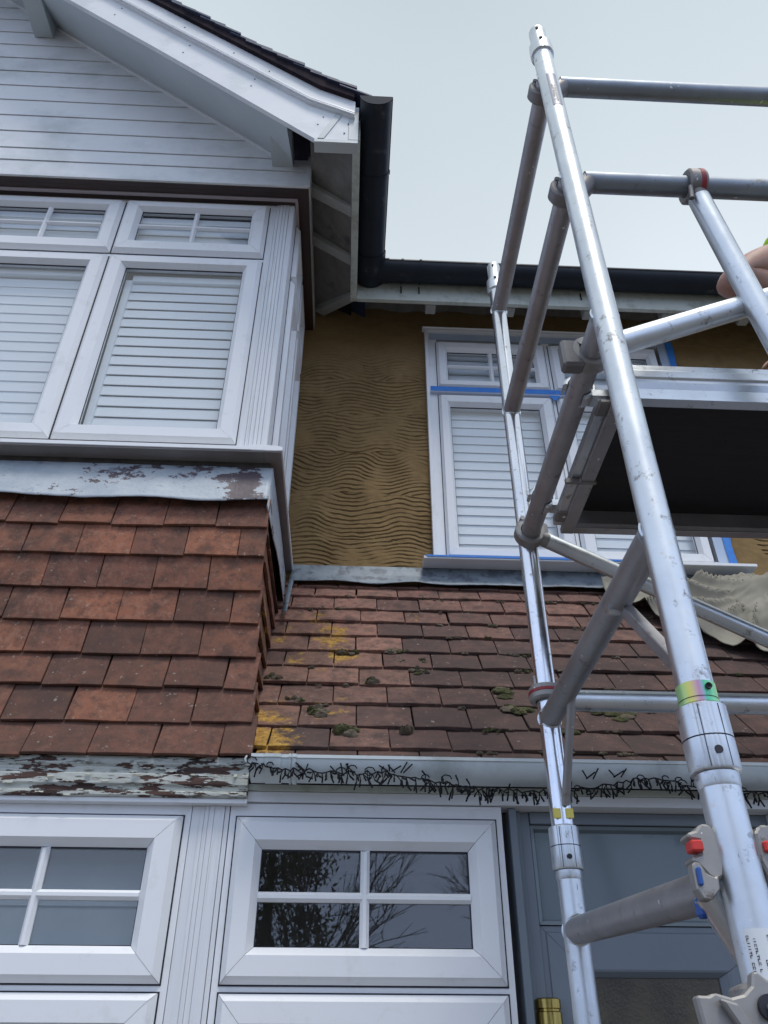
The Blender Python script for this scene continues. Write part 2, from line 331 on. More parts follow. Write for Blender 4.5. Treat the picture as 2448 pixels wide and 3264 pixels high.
def lerp(a, b, t): return a+(b-a)*t

# ------------------------------------------------------------------ setting
g = MB(); g.add([(-400, -400, 0), (400, -400, 0), (400, 400, 0), (-400, 400, 0)], [(0, 1, 2, 3)])
o = g.build('ground', 'paving'); o['kind'] = 'structure'

# ------------------------------------------------------------------ house
H = thing('house', 'white clad and tile hung house front with mustard rendered upper wall', 'house', (-.3, 2.06, 0))

# --- generic window pieces; mp maps (u along, v up, w outward) to world
def front(Y): return lambda u, v, w: (u, Y-w, v)
def side(X): return lambda u, v, w: (X+w, u, v)
def loft(mb, mp, rect, inner, prof, gap=.0006):
    u0, u1, v0, v1 = rect; a0, a1, b0, b1 = inner
    def pt(side_, f):
        return (lerp(u0, a0, f), lerp(u1, a1, f), lerp(v0, b0, f), lerp(v1, b1, f))
    for sd_ in range(4):
        vs = []
        for f, w in prof:
            U0, U1, V0, V1 = pt(sd_, f)
            e0, e1 = {0: ((U0+gap, V0), (U1-gap, V0)), 1: ((U1, V0+gap), (U1, V1-gap)), 2: ((U1-gap, V1), (U0+gap, V1)), 3: ((U0, V1-gap), (U0, V0+gap))}[sd_]
            vs += [mp(*e0, w), mp(*e1, w)]
        mb.add(vs, [(2*i, 2*i+1, 2*i+3, 2*i+2) for i in range(len(prof)-1)])
def wbox(mb, mp, u0, u1, v0, v1, w0, w1):
    p = [mp(u0, v0, w0), mp(u1, v0, w0), mp(u1, v0, w1), mp(u0, v0, w1), mp(u0, v1, w0), mp(u1, v1, w0), mp(u1, v1, w1), mp(u0, v1, w1)]
    mb.hexa(p)
SP = [(0, -.02), (0, .004), (.2, .021), (.76, .021), (1, .0), (1, -.02)]
def bar(mb, mp, u0, u1, v0, v1, vert, w=.0):
    h = .011
    if vert:
        c = (u0+u1)/2; pts = [(-h, w-.003), (-h, w+.003), (-h*.35, w+.012), (h*.35, w+.012), (h, w+.003), (h, w-.003)]
        vs = [mp(c+a, v0, b) for a, b in pts]+[mp(c+a, v1-.006*(1 if abs(b-w-.012) < 1e-6 else 0), b) for a, b in pts]
    else:
        c = (v0+v1)/2; pts = [(-h, w-.003), (-h, w+.003), (-h*.35, w+.0115), (h*.35, w+.0115), (h, w+.003), (h, w-.003)]
        vs = [mp(u0, c+a, b) for a, b in pts]+[mp(u1, c+a, b) for a, b in pts]
    mb.add(vs, [(i, (i+1) % 6, 6+(i+1) % 6, 6+i) for i in range(6)]+[(0, 1, 2, 3, 4, 5), (11, 10, 9, 8, 7, 6)])
def casement(win, mp, rect, pane, bars=False, mat_='upvc', glassm='glass'):
    mb = MB(); loft(mb, mp, rect, pane, SP); s = mb.build('sash', mat_, win)
    mb = MB(); u0, u1, v0, v1 = rect
    e = .0035
    for a in ((u0-e, u1+e, v0-e, v0), (u0-e, u1+e, v1, v1+e), (u0-e, u0, v0, v1), (u1, u1+e, v0, v1)): wbox(mb, mp, *a, -.01, .0012)
    mb.build('gasket', 'gasket', win)
    mb = MB(); u0, u1, v0, v1 = pane; wbox(mb, mp, u0-.004, u1+.004, v0-.004, v1+.004, -.010, -.005); mb.build('pane', glassm, win)
    mb = MB(); e = .0022
    for a in ((u0, u1, v0, v0+e), (u0, u1, v1-e*1.6, v1), (u0, u0+e, v0+e, v1-e*1.6), (u1-e, u1, v0+e, v1-e*1.6)): wbox(mb, mp, *a, -.006, -.0025)
    mb.build('glazing_seal', 'gasket', win)
    if bars:
        cu, cv = (u0+u1)/2, (v0+v1)/2
        mb = MB(); bar(mb, mp, cu, cu, v0, v1, True, -.004); mb.build('glazing_bar', mat_, win)
        mb = MB(); bar(mb, mp, u0, u1, cv, cv, False, -.0043); mb.build('glazing_bar', mat_, win)
def frame(win, mp, rect, cuts_u, cuts_v, depth=.06, mat_='upvc', border=.04):
    """outer frame with flat face at w=0 behind the sashes"""
    u0, u1, v0, v1 = rect; mb = MB()
    wbox(mb, mp, u0, u1, v0, v0+border, -depth, -.0005); wbox(mb, mp, u0, u1, v1-border, v1, -depth, -.0005)
    wbox(mb, mp, u0, u0+border, v0+border, v1-border, -depth, -.0005); wbox(mb, mp, u1-border, u1, v0+border, v1-border, -depth, -.0005)
    for c, h in cuts_u: wbox(mb, mp, c-h, c+h, v0+border, v1-border, -depth, -.0015)
    for c, h in cuts_v: wbox(mb, mp, u0+border, u1-border, c-h, c+h, -depth, -.001)
    return mb.build('frame', mat_, win)
def part_empty(name):
    o = bpy.data.objects.new(name, None); scene.collection.objects.link(o); o.parent = H; o.empty_display_size = .05; return o
def slats(name, mp, u0, u1, v0, v1, pitch, w, lab, tilt=.35, stile=0, thick=.0035, groupn='window blinds', gap=1.15, mt_='white_slat'):
    T = thing(name, lab, 'blind', mp((u0+u1)/2, v1, w), groupn)
    mb = MB(); v = v1-pitch*.6
    dy = pitch*gap
    while v > v0:
        # slat tilted: bottom edge forward (outwards)
        a = dy*.5; s_ = a*tilt
        for (p, q) in (((v+a, w-s_), (v-a, w+s_)),):
            P = [mp(u0, p[0], p[1]), mp(u1, p[0], p[1]), mp(u1, q[0], q[1]), mp(u0, q[0], q[1]),
                 mp(u0, p[0], p[1]-thick), mp(u1, p[0], p[1]-thick), mp(u1, q[0], q[1]-thick), mp(u0, q[0], q[1]-thick)]
            mb.hexa(P)
        v -= pitch
    mb.build('slats', mt_, T)
    if stile:
        mb = MB()
        wbox(mb, mp, u0-stile, u0, v0-.02, v1, w-.02, w+.012); wbox(mb, mp, u1, u1+stile, v0-.02, v1, w-.02, w+.012)
        wbox(mb, mp, u0, u1, v1-.004, v1+.03, w-.02, w+.0125); mb.build('frame', 'white_slat', T)
    else:
        mb = MB(); wbox(mb, mp, u0, u1, v1+.002, v1+.04, w-.02, w+.02); mb.build('headrail', 'white_slat', T)
    return T

# --- bay first-floor front windows
fb = front(2.125)
def bay_unit(x0, x1, lab_blind, pl, pr, panel):
    w = part_empty('window')
    frame(w, fb, (x0-.003, x1+.003, 3.372, 4.838), [], [(4.437, .03)], border=.03)
    casement(w, fb, (x0, x1, 3.415, 4.424), (pl, pr, 3.485, 4.36))
    casement(w, fb, (x0, x1, 4.449, 4.812), (pl, pr, 4.537, 4.753), True)
    return w
bay_unit(-1.0575, -.424, '', -.98, -.498, 1)
bay_unit(-1.698, -1.0645, '', -1.62, -1.141, 0)
bay_unit(-2.34, -1.706, '', -2.263, -1.783, 0)
slats('window_blind', fb, -.952, -.478, 3.44, 4.32, .0535, -.045, 'closed louvred shutter with dark gaps behind the bay casement nearest the corner post', .1, .026, gap=.9)
slats('window_blind', fb, -1.66, -1.1, 3.44, 4.33, .0535, -.05, 'closed pale slatted blind behind the second bay casement from the corner post', .07, gap=1.02)
slats('window_blind', fb, -2.3, -1.74, 3.44, 4.33, .0535, -.05, 'closed pale slatted blind behind the leftmost bay casement', .13, gap=1.02)
slats('window_blind', fb, -.99, -.49, 4.5, 4.695, .05, -.04, 'short slatted blind behind the small top light nearest the corner post', .13, gap=1.02)
slats('window_blind', fb, -1.64, -1.12, 4.5, 4.705, .05, -.04, 'short slatted blind behind the second top light of the bay', .13, gap=1.02)
slats('window_blind', fb, -2.28, -1.76, 4.5, 4.705, .05, -.04, 'short slatted blind behind the leftmost top light of the bay', .13, gap=1.02)
# corner post with vertical ribs
mb = MB(); x = -.4205; pr_ = []
for wd, h in ((.026, 0), (.002, -.004), (.012, .003), (.0015, -.002), (.014, .005), (.0015, 0), (.012, .006), (.0015, .001), (.012, .006), (.0015, .0), (.022, .004)):
    pr_ += [(x, 2.125-h), (x+wd, 2.125-h)]; x += wd
xe = x
poly = pr_+[(xe+.003, 2.135), (xe+.003, 2.20), (-.4205, 2.20)]
mb.extr(poly, 'z', 3.372, 4.838); mb.build('corner_post', 'upvc_ribbed', H)
# side bay windows
fs_ = side(-.311)
for (a, b_) in ((2.21, 2.50), (2.515, 2.815)):
    w = part_empty('window'); frame(w, fs_, (a-.007, b_+.007, 3.372, 4.838), [], [(4.437, .03)], border=.03)
    casement(w, fs_, (a, b_, 3.415, 4.424), (a+.07, b_-.07, 3.485, 4.36)); casement(w, fs_, (a, b_, 4.449, 4.812), (a+.07, b_-.07, 4.537, 4.753), True)
# bay sill: front + return
mb = MB()
prof = [(2.077, 3.356), (2.077, 3.372), (2.09, 3.376), (2.13, 3.381), (2.19, 3.381), (2.19, 3.355), (2.1, 3.355)]
mb.extr(prof, 'x', -2.4, -.312)
prof = [(-.254, 3.356), (-.254, 3.372), (-.267, 3.3765), (-.33, 3.3815), (-.36, 3.3805), (-.36, 3.3545), (-.28, 3.3545)]
mb.extr([(p[0], p[1]) for p in prof], 'y', 2.0775, 2.849)
mb.build('window_sill', 'upvc', H, bevel=.001)
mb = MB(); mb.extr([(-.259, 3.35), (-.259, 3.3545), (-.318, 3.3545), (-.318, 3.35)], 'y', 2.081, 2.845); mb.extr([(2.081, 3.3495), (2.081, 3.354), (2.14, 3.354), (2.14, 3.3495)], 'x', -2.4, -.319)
mb.build('sill_underside', mat('brown_grey_sill_underside', (.2, .18, .17), (.27, .25, .25), 6, .6, bs=.2), H)  # thin sheet under the white sill, browner and darker than the sill
# dirty gap strip under the sill
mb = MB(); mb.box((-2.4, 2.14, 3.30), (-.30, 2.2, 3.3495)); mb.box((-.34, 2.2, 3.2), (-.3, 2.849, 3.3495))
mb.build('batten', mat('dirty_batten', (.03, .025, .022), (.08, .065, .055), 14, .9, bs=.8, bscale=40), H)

# --- hung tiles on the bay
def tile(mb, P, U, D, Nn, w, Ln, th, tilt=.0, jit=.0012, camb=.0015):
    """P bottom-centre of the tile back face; U along, D up the slope, N outward"""
    rows = []
    nu, nd = 4, 2
    def pt(a, b_, h):
        j = Vector((R_(-1, 1), R_(-1, 1), R_(-1, 1)))*jit*.5
        c = camb*(1-(2*a)**2)
        lift = th*1.15*(1-b_)
        return P+U*(a*w)+D*(b_*Ln)+Nn*(h+c+lift)+j
    top = [[pt(i/nu-.5, k/nd, th) for i in range(nu+1)] for k in range(nd+1)]
    bot = [[pt(i/nu-.5, k/nd, 0) for i in range(nu+1)] for k in range(nd+1)]
    vs = [p for r in top for p in r]+[p for r in bot for p in r]; n = nu+1; o = n*(nd+1); fs = []
    for k in range(nd):
        for i in range(nu):
            a = k*n+i; fs += [(a, a+1, a+n+1, a+n), (o+a, o+a+n, o+a+n+1, o+a+1)]
        fs += [(k*n, k*n+n, o+k*n+n, o+k*n), (k*n+nu, o+k*n+nu, o+k*n+n+nu, k*n+n+nu)]
    for i in range(nu): fs += [(i, o+i, o+i+1, i+1), (nd*n+i, nd*n+i+1, o+nd*n+i+1, o+nd*n+i)]
    mb.add(vs, fs)
bay = [(2.125, 3.166, -.29), (2.11, 3.056, -.281), (2.108, 2.944, -.279), (2.116, 2.829, -.279), (2.114, 2.715, -.277), (2.104, 2.602, -.272), (2.08, 2.494, -.265), (2.052, 2.384, -.256), (2.012, 2.278, -.244)]
TH = .0105
mb = MB(); ms = MB()
for i in range(1, 9):
    Y, Z, X = bay[i]; Yu, Zu, Xu = bay[i-1]
    D = Vector((0, Yu-Y+.003, Zu-Z)).normalized(); Nn = Vector((0, -D.z, D.y)); 
    if Nn.y > 0: Nn = -Nn
    U = Vector((1, 0, 0)); Ln = (Vector((0, Yu-Y, Zu-Z))).length+.03
    # right edge to left
    x = X; first = True
    wv = .165*(.52 if i % 2 == 0 else 1.0)
    while x > -2.45:
        w = wv if first else .165; first = False
        ww = w-.0022-abs(random.gauss(0, .0012))
        rot = random.gauss(0, .011); sag = random.gauss(0, .003)
        P = Vector((x-w/2, Y+TH*1.7, Z+sag)); U2 = Vector((cos(rot), 0, sin(rot)))
        D2 = (D+Vector((-sin(rot), 0, 0))).normalized()
        dk = [.45, .2, .25, .35, .4, .5, .6, .75][i-1]; mb.c = (R_(0, 1), min(1, max(0, random.gauss(dk, .22))), R_(-.2, .12), 1)
        tile(mb, P, U2, D2, Nn, ww, Ln, TH)
        x -= w
    # side return
    y = max(Y, Yu)+.03; first = True; k = 0
    yend = 2.85
    while y < yend:
        w = .165*(1.0 if i % 2 == 0 else .52) if first else .165; first = False
        w = min(w, yend-y+.01); k += 1
        D3 = Vector((Xu-X-.003, 0, Zu-Z)).normalized(); N3 = Vector((D3.z, 0, -D3.x))
        P = Vector((X-TH*2.15-.001, y+w/2, Z+.004+random.gauss(0, .0015)))
        ms.c = (R_(0, 1), R_(.3, .9), R_(.3, .46) if i > 2 else .2, 1)
        tile(ms, P, Vector((0, 1, 0)), D3, N3, w-.003, Ln, TH)
        y += w
mb.build('hung_tiles', 'baytile', H, bevel=.0012, attr=True)
ms.build('hung_tiles', 'baytile', H, bevel=.0012, attr=True, label='narrow tiles on the right return of the bay, streaked with yellow lichen')
# backing
mb = MB()
for i in range(1, 9):
    Y, Z, X = bay[i]; Yu, Zu, Xu = bay[i-1]; o = .026
    mb.hexa([(-2.45, Y+o, Z+.003), (X-o, Y+o, Z+.003), (X-o, 2.849, Z+.003), (-2.45, 2.849, Z+.003), (-2.45, Yu+o, Zu+.0025), (Xu-o, Yu+o, Zu+.0025), (Xu-o, 2.849, Zu+.0025), (-2.45, 2.849, Zu+.0025)])
mb.build('bay_wall', 'verge', H)
# lead apron over the top course (wavy lower edge), wraps the corner
nx = 150; vs = []; mb = MB()
rowsA = [(0, 3.325, 2.136), (.25, 3.28, 2.128), (.6, 3.215, 2.112), (.92, 3.165, 2.098), (1, 3.152, 2.093)]
for j, (f, z, y) in enumerate(rowsA):
    for i in range(nx+1):
        x = -2.45+(2.45-.2865)*i/nx
        wv = noise.noise(Vector((x*5, 3.3, j*.0)))*.012*f+noise.noise(Vector((x*22, 1.3, j*.6)))*.003
        vs.append((x, y-noise.noise(Vector((x*9, j*.7, 2)))*.004-.003*f, z+wv*f))
n = nx+1; fs = [(j*n+i, j*n+i+1, (j+1)*n+i+1, (j+1)*n+i) for j in range(len(rowsA)-1) for i in range(nx)]
mb.add(vs, fs)
# return flap
vs = []; 
for j, (f, z, y) in enumerate(rowsA):
    for i in range(9):
        t_ = i/8; vs.append((-.2865+(.004+.012*f)*min(1, t_*2)-.0, y+.002+t_*.75, z-(.02*f if t_ < .3 else .012*f)+noise.noise(Vector((t_*9, j, 1)))*.006))
mb.add(vs, [(j*9+i, j*9+i+1, (j+1)*9+i+1, (j+1)*9+i) for j in range(4) for i in range(8)])
o = mb.build('lead_apron', 'apron', H, smooth=True); md = o.modifiers.new('t', 'SOLIDIFY'); md.thickness = .0025

# --- peeling timber strip below the bay tiles
mb = MB()
pf = [(2.026, 2.187), (2.022, 2.190), (2.022, 2.199), (2.030, 2.202), (2.030, 2.212), (2.024, 2.218), (2.024, 2.242), (2.032, 2.247), (2.034, 2.262), (2.028, 2.268), (2.028, 2.288), (2.059, 2.288), (2.059, 2.187)]
mb.extr(pf, 'x', -2.4, -.251); mb.build('timber_strip', 'peel', H, bevel=.0008)
rf = random.Random(9); mb = MB()
for k in range(70):
    x_ = rf.uniform(-1.5, -.26); z_ = rf.choice((2.192, 2.207, 2.222, 2.238, 2.254, 2.275))+rf.uniform(-.006, .006); w_ = rf.uniform(.006, .032); h_ = rf.uniform(.002, .006); n_ = 7; y_ = 2.0205-(.0 if z_ < 2.2 or 2.217 < z_ < 2.243 else -.008)
    lift = rf.uniform(.0015, .005); top_ = []; bot_ = []
    for q in range(n_):
        f_ = q/(n_-1); jx_ = rf.uniform(-.0015, .0015)
        top_.append((x_+w_*f_, y_, z_+h_*.5+jx_*.6)); bot_.append((x_+w_*f_+jx_, y_-lift*(.4+.6*sin(pi*f_)), z_-h_*(.4+.6*rf.random())))
    mb.add(top_+bot_, [(q, q+1, n_+q+1, n_+q) for q in range(n_-1)])
o = mb.build('paint_flakes', mat('cream_paint_flakes', (.36, .37, .33), (.5, .51, .47), 20, .8), H); md = o.modifiers.new('t', 'SOLIDIFY'); md.thickness = .0006
mb = MB(); mb.box((-2.4, 2.032, 2.176), (-.2495, 2.059, 2.1865)); mb.build('drip_bead', 'upvc', H)

# --- ground-floor windows
fg = front(2.06)
def low_unit(u0, u1, pl, pr, top=2.184):
    w = part_empty('window')
    frame(w, fg, (u0-.018, u1+.018, .9, top), [], [(1.782, .03)], border=.034)
    casement(w, fg, (u0, u1, 1.7915, 2.150), (pl, pr, 1.865, 2.076), True)
    casement(w, fg, (u0, u1, .93, 1.7735), (pl, pr, 1.0, 1.70))
    return w
low_unit(-.272, .370, -.205, .298)
low_unit(-1.045, -.404, -.962, -.480)
low_unit(-1.727, -1.086, -1.644, -1.162)
low_unit(-2.409, -1.768, -2.326, -1.844)
mb = MB(); poly = [(-.3855, 2.12)]
x = -.3855
for wd, h in ((.0015, -.006), (.030, .0), (.0012, -.003), (.010, .002), (.0012, -.002), (.012, .004), (.0012, .001), (.024, .004), (.0015, -.006), (.0105, .001)):
    poly += [(x, 2.06-h), (x+wd, 2.06-h)]; x += wd
poly += [(x, 2.12)]
mb.extr(poly, 'z', .9, 2.1755); mb.build('corner_post', 'upvc_ribbed', H)
slats('window_blind', fg, -1.03, -.42, 1.5, 2.14, .148, -.12, 'grey wide slatted blind inside the lower left casement with glazing bars', .06, groupn='ground floor blinds', mt_='grey_slat')  # slats are grey by their own material colour
slats('window_blind', fg, -1.72, -1.09, 1.5, 2.14, .148, -.12, 'wide slatted blind inside the ground floor window at the far left', .18, groupn='ground floor blinds', mt_='grey_slat')
# interior shell (rooms)
mb = MB()
for (x0, x1, y0, y1, z0, z1) in ((-2.42, -.40, 2.14, 5.5, .85, 2.19), (-2.42, -.34, 2.22, 5.5, 3.36, 4.86), (.3, 1.68, 2.93, 5.5, 3.38, 4.9), (.44, 1.15, 2.24, 4.2, .1, 2.17)):
    vs = [(x0, y0, z0), (x1, y0, z0), (x1, y1, z0), (x0, y1, z0), (x0, y0, z1), (x1, y0, z1), (x1, y1, z1), (x0, y1, z1)]
    mb.add(vs, [(0, 3, 2, 1), (4, 5, 6, 7), (1, 2, 6, 5), (2, 3, 7, 6), (3, 0, 4, 7)])
mb.build('interior', 'room', H)
mb = MB(); x0, x1, y0, y1, z0, z1 = (-.385, .415, 2.14, 2.9, .85, 2.19)
mb.add([(x0, y0, z0), (x1, y0, z0), (x1, y1, z0), (x0, y1, z0), (x0, y0, z1), (x1, y0, z1), (x1, y1, z1), (x0, y1, z1)], [(0, 3, 2, 1), (4, 5, 6, 7), (1, 2, 6, 5), (2, 3, 7, 6), (3, 0, 4, 7)])
mb.build('interior', mat('added_pale_wall', (.22, .22, .2), (.32, .32, .3), 2, .8), H)  # pale wall set close behind the panes, added to brighten the dark glass
# wall below windows / plinth
mb = MB(); mb.box((-2.45, 2.05, 0), (.409, 2.2, .898)); mb.build('plinth_wall', 'brickwall', H)
# white header board above centre window and door
mb = MB(); mb.box((-.2515, 2.052, 2.1865), (2.8, 2.12, 2.2115)); mb.build('header_board', 'upvc', H, bevel=.0008)
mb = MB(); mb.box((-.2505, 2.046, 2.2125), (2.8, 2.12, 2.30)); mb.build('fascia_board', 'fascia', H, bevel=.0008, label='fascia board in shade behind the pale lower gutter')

# --- grey porch door
Dr = part_empty('door'); fd = front(2.115)
mb = MB()
wbox(mb, fd, .409, .428, .05, 2.185, -.05, .045); wbox(mb, fd, .4285, .443, .05, 2.185, -.05, .018)
wbox(mb, fd, .4435, .468, .05, 2.185, -.05, .006)
wbox(mb, fd, .4685, 2.8, 2.156, 2.185, -.05, .012)
mb.build('frame', 'doorgrey', Dr, bevel=.0015)
mb = MB()
wbox(mb, fd, .469, 1.06, 1.93, 2.1555, -.055, -.012)     # upper panel field (raised later)
loft(mb, fd, (.469, 1.06, 1.925, 2.154), (.483, 1.046, 1.939, 2.140), [(0, -.01), (0, .004), (.6, .002), (1, -.012)])
mb.build('top_panel', mat('satin_grey_panel', (.16, .2, .215), (.18, .215, .235), 3, .12, bs=.02, bscale=300), Dr)
mb = MB()
loft(mb, fd, (.469, 1.06, .1, 1.9235), (.574, .886, .95, 1.818), [(0, -.03), (0, -.002), (.12, -.002), (.14, .002), (.86, .002), (.9, 0), (1, -.014), (1, -.03)])
mb.build('door_leaf', 'doorgrey', Dr, bevel=.0006)
mb = MB(); wbox(mb, fd, .569, .891, .945, 1.822, -.024, -.018); mb.build('pane', 'glass_door', Dr)
mb = MB(); wbox(mb, fd, 1.0605, 1.085, .05, 2.1555, -.05, .01); mb.build('frame', 'doorgrey', Dr)
# second glazed side light right
w = part_empty('window'); frame(w, fg, (1.09, 2.4, .9, 2.184), [(1.75, .03)], [(1.782, .03)], border=.034)
casement(w, fg, (1.11, 1.74, 1.7915, 2.150), (1.18, 1.67, 1.865, 2.076), True); casement(w, fg, (1.76, 2.38, 1.7915, 2.150), (1.83, 2.31, 1.865, 2.076), True)
mb = MB(); mb.box((1.09, 2.07, 0), (2.8, 2.2, .9)); mb.build('plinth_wall', 'brickwall', H)
# brass fitting on the door edge
mb = MB()
mb.lathe((.464, 2.088), [(.0, 1.772), (.024, 1.772), (.0285, 1.769), (.0285, 1.752), (.026, 1.750), (.026, 1.746), (.029, 1.744), (.0285, 1.62), (.0, 1.62)], 40, lambda a: 1+.035*cos(9*a))
mb.build('brass_fitting', 'brass', H, smooth=True, label='shiny ribbed brass fitting beside the grey door')

# --- lean-to roof over the porch
Ys = [2.815, 2.757, 2.70, 2.64, 2.575, 2.51, 2.44, 2.37, 2.285, 2.195, 2.10, 2.02]
Zs = [3.256, 3.179, 3.092, 3.006, 2.917, 2.825, 2.733, 2.64, 2.54, 2.434, 2.337, 2.253]
LICH = {(4, 1): 1, (3, 1): .75, (5, 0): .55, (5, 1): .95, (6, 1): .6, (9, 0): 1, (9, 1): .62, (10, 0): .95, (3, 3): .68, (4, 0): .5, (6, 0): .5, (7, 1): .45, (9, 2): .58, (10, 1): .5, (3, 0): .42, (8, 2): .5}
mb = MB(); x_left = -.30
for i in range(0, 12):
    Y, Z = Ys[i], Zs[i]
    Yu, Zu = (Ys[i-1], Zs[i-1]) if i else (2.85, 3.305)
    D = Vector((0, Yu-Y, Zu-Z)); Ln = D.length+.035; D.normalize(); Nn = Vector((0, -D.z, D.y))
    x = x_left-.01+(.0 if i % 2 else -.085)+R_(-.012, .012); k = 0
    bx = -.242 if Z < 2.285 else float(np.interp(Z, [b_[1] for b_ in bay[::-1]], [b_[2] for b_ in bay[::-1]]))
    bx -= .03 if Z > 2.30 else .006
    while x < 2.75:
        if x+.165 < bx+.03: x += .165; continue
        wt = .165
        if x < bx: wt = x+.165-bx; x = bx
        rot = random.gauss(0, .006); P = Vector((x+wt/2, Y, Z+random.gauss(0, .0016)))-Nn*TH*1.6
        U2 = Vector((cos(rot), 0, sin(rot))); kk = int((x+.21)/.165) if x > -.28 else 0
        xm = x+.08
        if i < 4: dk = .12+.35*min(1, max(0, (xm+.05)/.5))
        else: dk = .42+.55*min(1, max(0, (xm-.02)/.35))+.02*i
        hue = R_(0, .5) if xm < .15 else R_(.3, 1)
        li = R_(.05, .36) if xm < .25 else R_(0, .3)
        mb.c = (hue, min(1, max(0, random.gauss(dk, .2))), li*.62, 1)
        tile(mb, P, U2, D, Nn, wt-.003-abs(random.gauss(0, .0014)), Ln, TH*1.15, jit=.0028)
        x += wt; k += 1
LC = [(-.25, 8.6, .07, 1), (-.06, 8.25, .05, .85), (-.24, 9.7, .08, 1), (-.12, 8.35, .03, .6), (-.06, 4.45, .07, .95), (-.13, 2.75, .055, .75), (.235, 2.65, .035, .85), (-.26, 4.3, .05, .7), (-.03, 5.5, .05, .9), (-.18, 5.6, .05, .65), (-.2, 3.6, .06, .5), (-.09, 3.5, .05, .8), (-.03, 7.2, .02, .6), (.02, 9.5, .04, .5), (-.14, 6.5, .05, .45), (.6, 8.3, .03, .4), (.9, 6.6, .03, .35)]
LP = []
for (lx, ls, lr, la) in LC:
    i_ = int(ls); f_ = ls-i_; LP.append((lx, lerp(Ys[i_], Ys[i_+1], f_), lerp(Zs[i_], Zs[i_+1], f_), lr, la))
for k_, p_ in enumerate(mb.v):
    v_ = 0
    for (lx, ly, lz, lr, la) in LP:
        dd = sqrt((p_[0]-lx)**2+(p_[1]-ly)**2+(p_[2]-lz)**2)/(lr*1.7)
        if dd < 1: v_ = max(v_, la*(1-dd*dd)*.72)
    c_ = mb.col[k_]; mb.col[k_] = (c_[0], c_[1], max(c_[2]*.75, v_+.08), 1)
mb.build('porch_roof_tiles', 'rooftile', H, bevel=.0014, attr=True)
mb = MB()
pts = [(2.849, 3.28)]+[(a+.018, b_-.018) for a, b_ in zip(Ys, Zs)]+[(2.06, 2.215), (2.849, 2.215)]
mb.extr(pts, 'x', -.335, 2.79); mb.build('roof_base', 'verge', H)
# lead flashing at the wall foot
nx = 160; vs = []; x0, x1 = -.262, 2.75
for j, (y, z) in enumerate(((2.846, 3.385), (2.842, 3.352), (2.824, 3.318), (2.803, 3.290), (2.792, 3.277))):
    for i in range(nx+1):
        x = lerp(x0, x1, i/nx); f = j/4
        vs.append((x, y+noise.noise(Vector((x*8, j*.6, 5)))*.004*f, z+(noise.noise(Vector((x*6, 0, 9)))*.010+noise.noise(Vector((x*25, j, 9)))*.002)*f))
n = nx+1; mb = MB(); mb.add(vs, [(j*n+i, j*n+i+1, (j+1)*n+i+1, (j+1)*n+i) for j in range(4) for i in range(nx)])
o = mb.build('lead_flashing', 'leadgrey', H, smooth=True); md = o.modifiers.new('t', 'SOLIDIFY'); md.thickness = .0022; md.offset = 1
# lead soaker in the corner between bay and roof
mb = MB(); vs = []
for i in range(12):
    t_ = i/11; y = lerp(2.83, 2.2, t_); z = lerp(3.30, 2.47, t_); jx = noise.noise(Vector((t_*9, 2, 1)))*.006
    vs += [(-.262+jx, y, z+.03), (-.243+jx, y-.012, z+.022)]
mb.add(vs, [(2*i, 2*i+1, 2*i+3, 2*i+2) for i in range(4)])
o = mb.build('lead_soaker', 'leadgrey', H, smooth=True); md = o.modifiers.new('t', 'SOLIDIFY'); md.thickness = .002

# --- pale lower gutter
G = part_empty('gutter')
def halfround(mb, cy, cz, r, x0, x1, th=.003, seg=14, mp=None):
    pts = [(cy-r*cos(pi*i/seg), cz-r*sin(pi*i/seg)*.95) for i in range(seg+1)]
    pts = [(cy-r-.003, cz+.001), (cy-r-.003, cz+.007), (cy-r+.003, cz+.007)]+[(cy-r+.002, cz)]+[]  # lip
    outer = [(cy-r*cos(pi*i/seg), cz-r*sin(pi*i/seg)*.95) for i in range(seg+1)]
    inner = [(cy-(r-th)*cos(pi*i/seg), cz-(r-th)*sin(pi*i/seg)*.95) for i in range(seg, -1, -1)]
    poly = outer+inner
    m = mp or (lambda a, b, c: (a, b, c)); n = len(poly)
    vs = [m(x0, *p) for p in poly]+[m(x1, *p) for p in poly]
    fs = [(i, (i+1) % n, n+(i+1) % n, n+i) for i in range(n)]
    for k in range(seg): fs += [(k, k+1, n-2-k, n-1-k), (n+k, n+n-1-k, n+n-2-k, n+k+1)]
    mb.add(vs, fs)
    # lip bead
    q = [(cy-r-.003, cz-.004), (cy-r-.003, cz+.004), (cy-r+.004, cz+.004), (cy-r+.004, cz-.004)]
    vs = [m(x0, *p) for p in q]+[m(x1, *p) for p in q]
    mb.add(vs, [(0, 1, 5, 4), (1, 2, 6, 5), (2, 3, 7, 6), (3, 0, 4, 7), (0, 3, 2, 1), (4, 5, 6, 7)])
mb = MB(); halfround(mb, 1.99, 2.264, .05, -.236, 2.8); mb.build('channel', 'greygutter', G, smooth=True)
mb = MB(); halfround(mb, 1.99, 2.2645, .053, -.205, -.166, .003); halfround(mb, 1.99, 2.2645, .0515, -.238, -.208, .005); halfround(mb, 1.99, 2.2645, .054, -.138, -.128, .003); halfround(mb, 1.99, 2.2645, .054, -.146, -.1415, .003)
mb.build('union', 'greygutter', G, smooth=True)
mb = MB(); mb.extr([(1.99-.049*cos(pi*i/14), 2.262-.047*sin(pi*i/14)) for i in range(15)], 'x', -.239, -.2365); mb.build('end_cap', 'greygutter', G)
mb = MB(); mb.ring((-.246, 1.955, 2.262), (0, 1, 0), .010, .006, .006, 16, 0, 5)
mb.build('hook', 'hook', G, smooth=True)

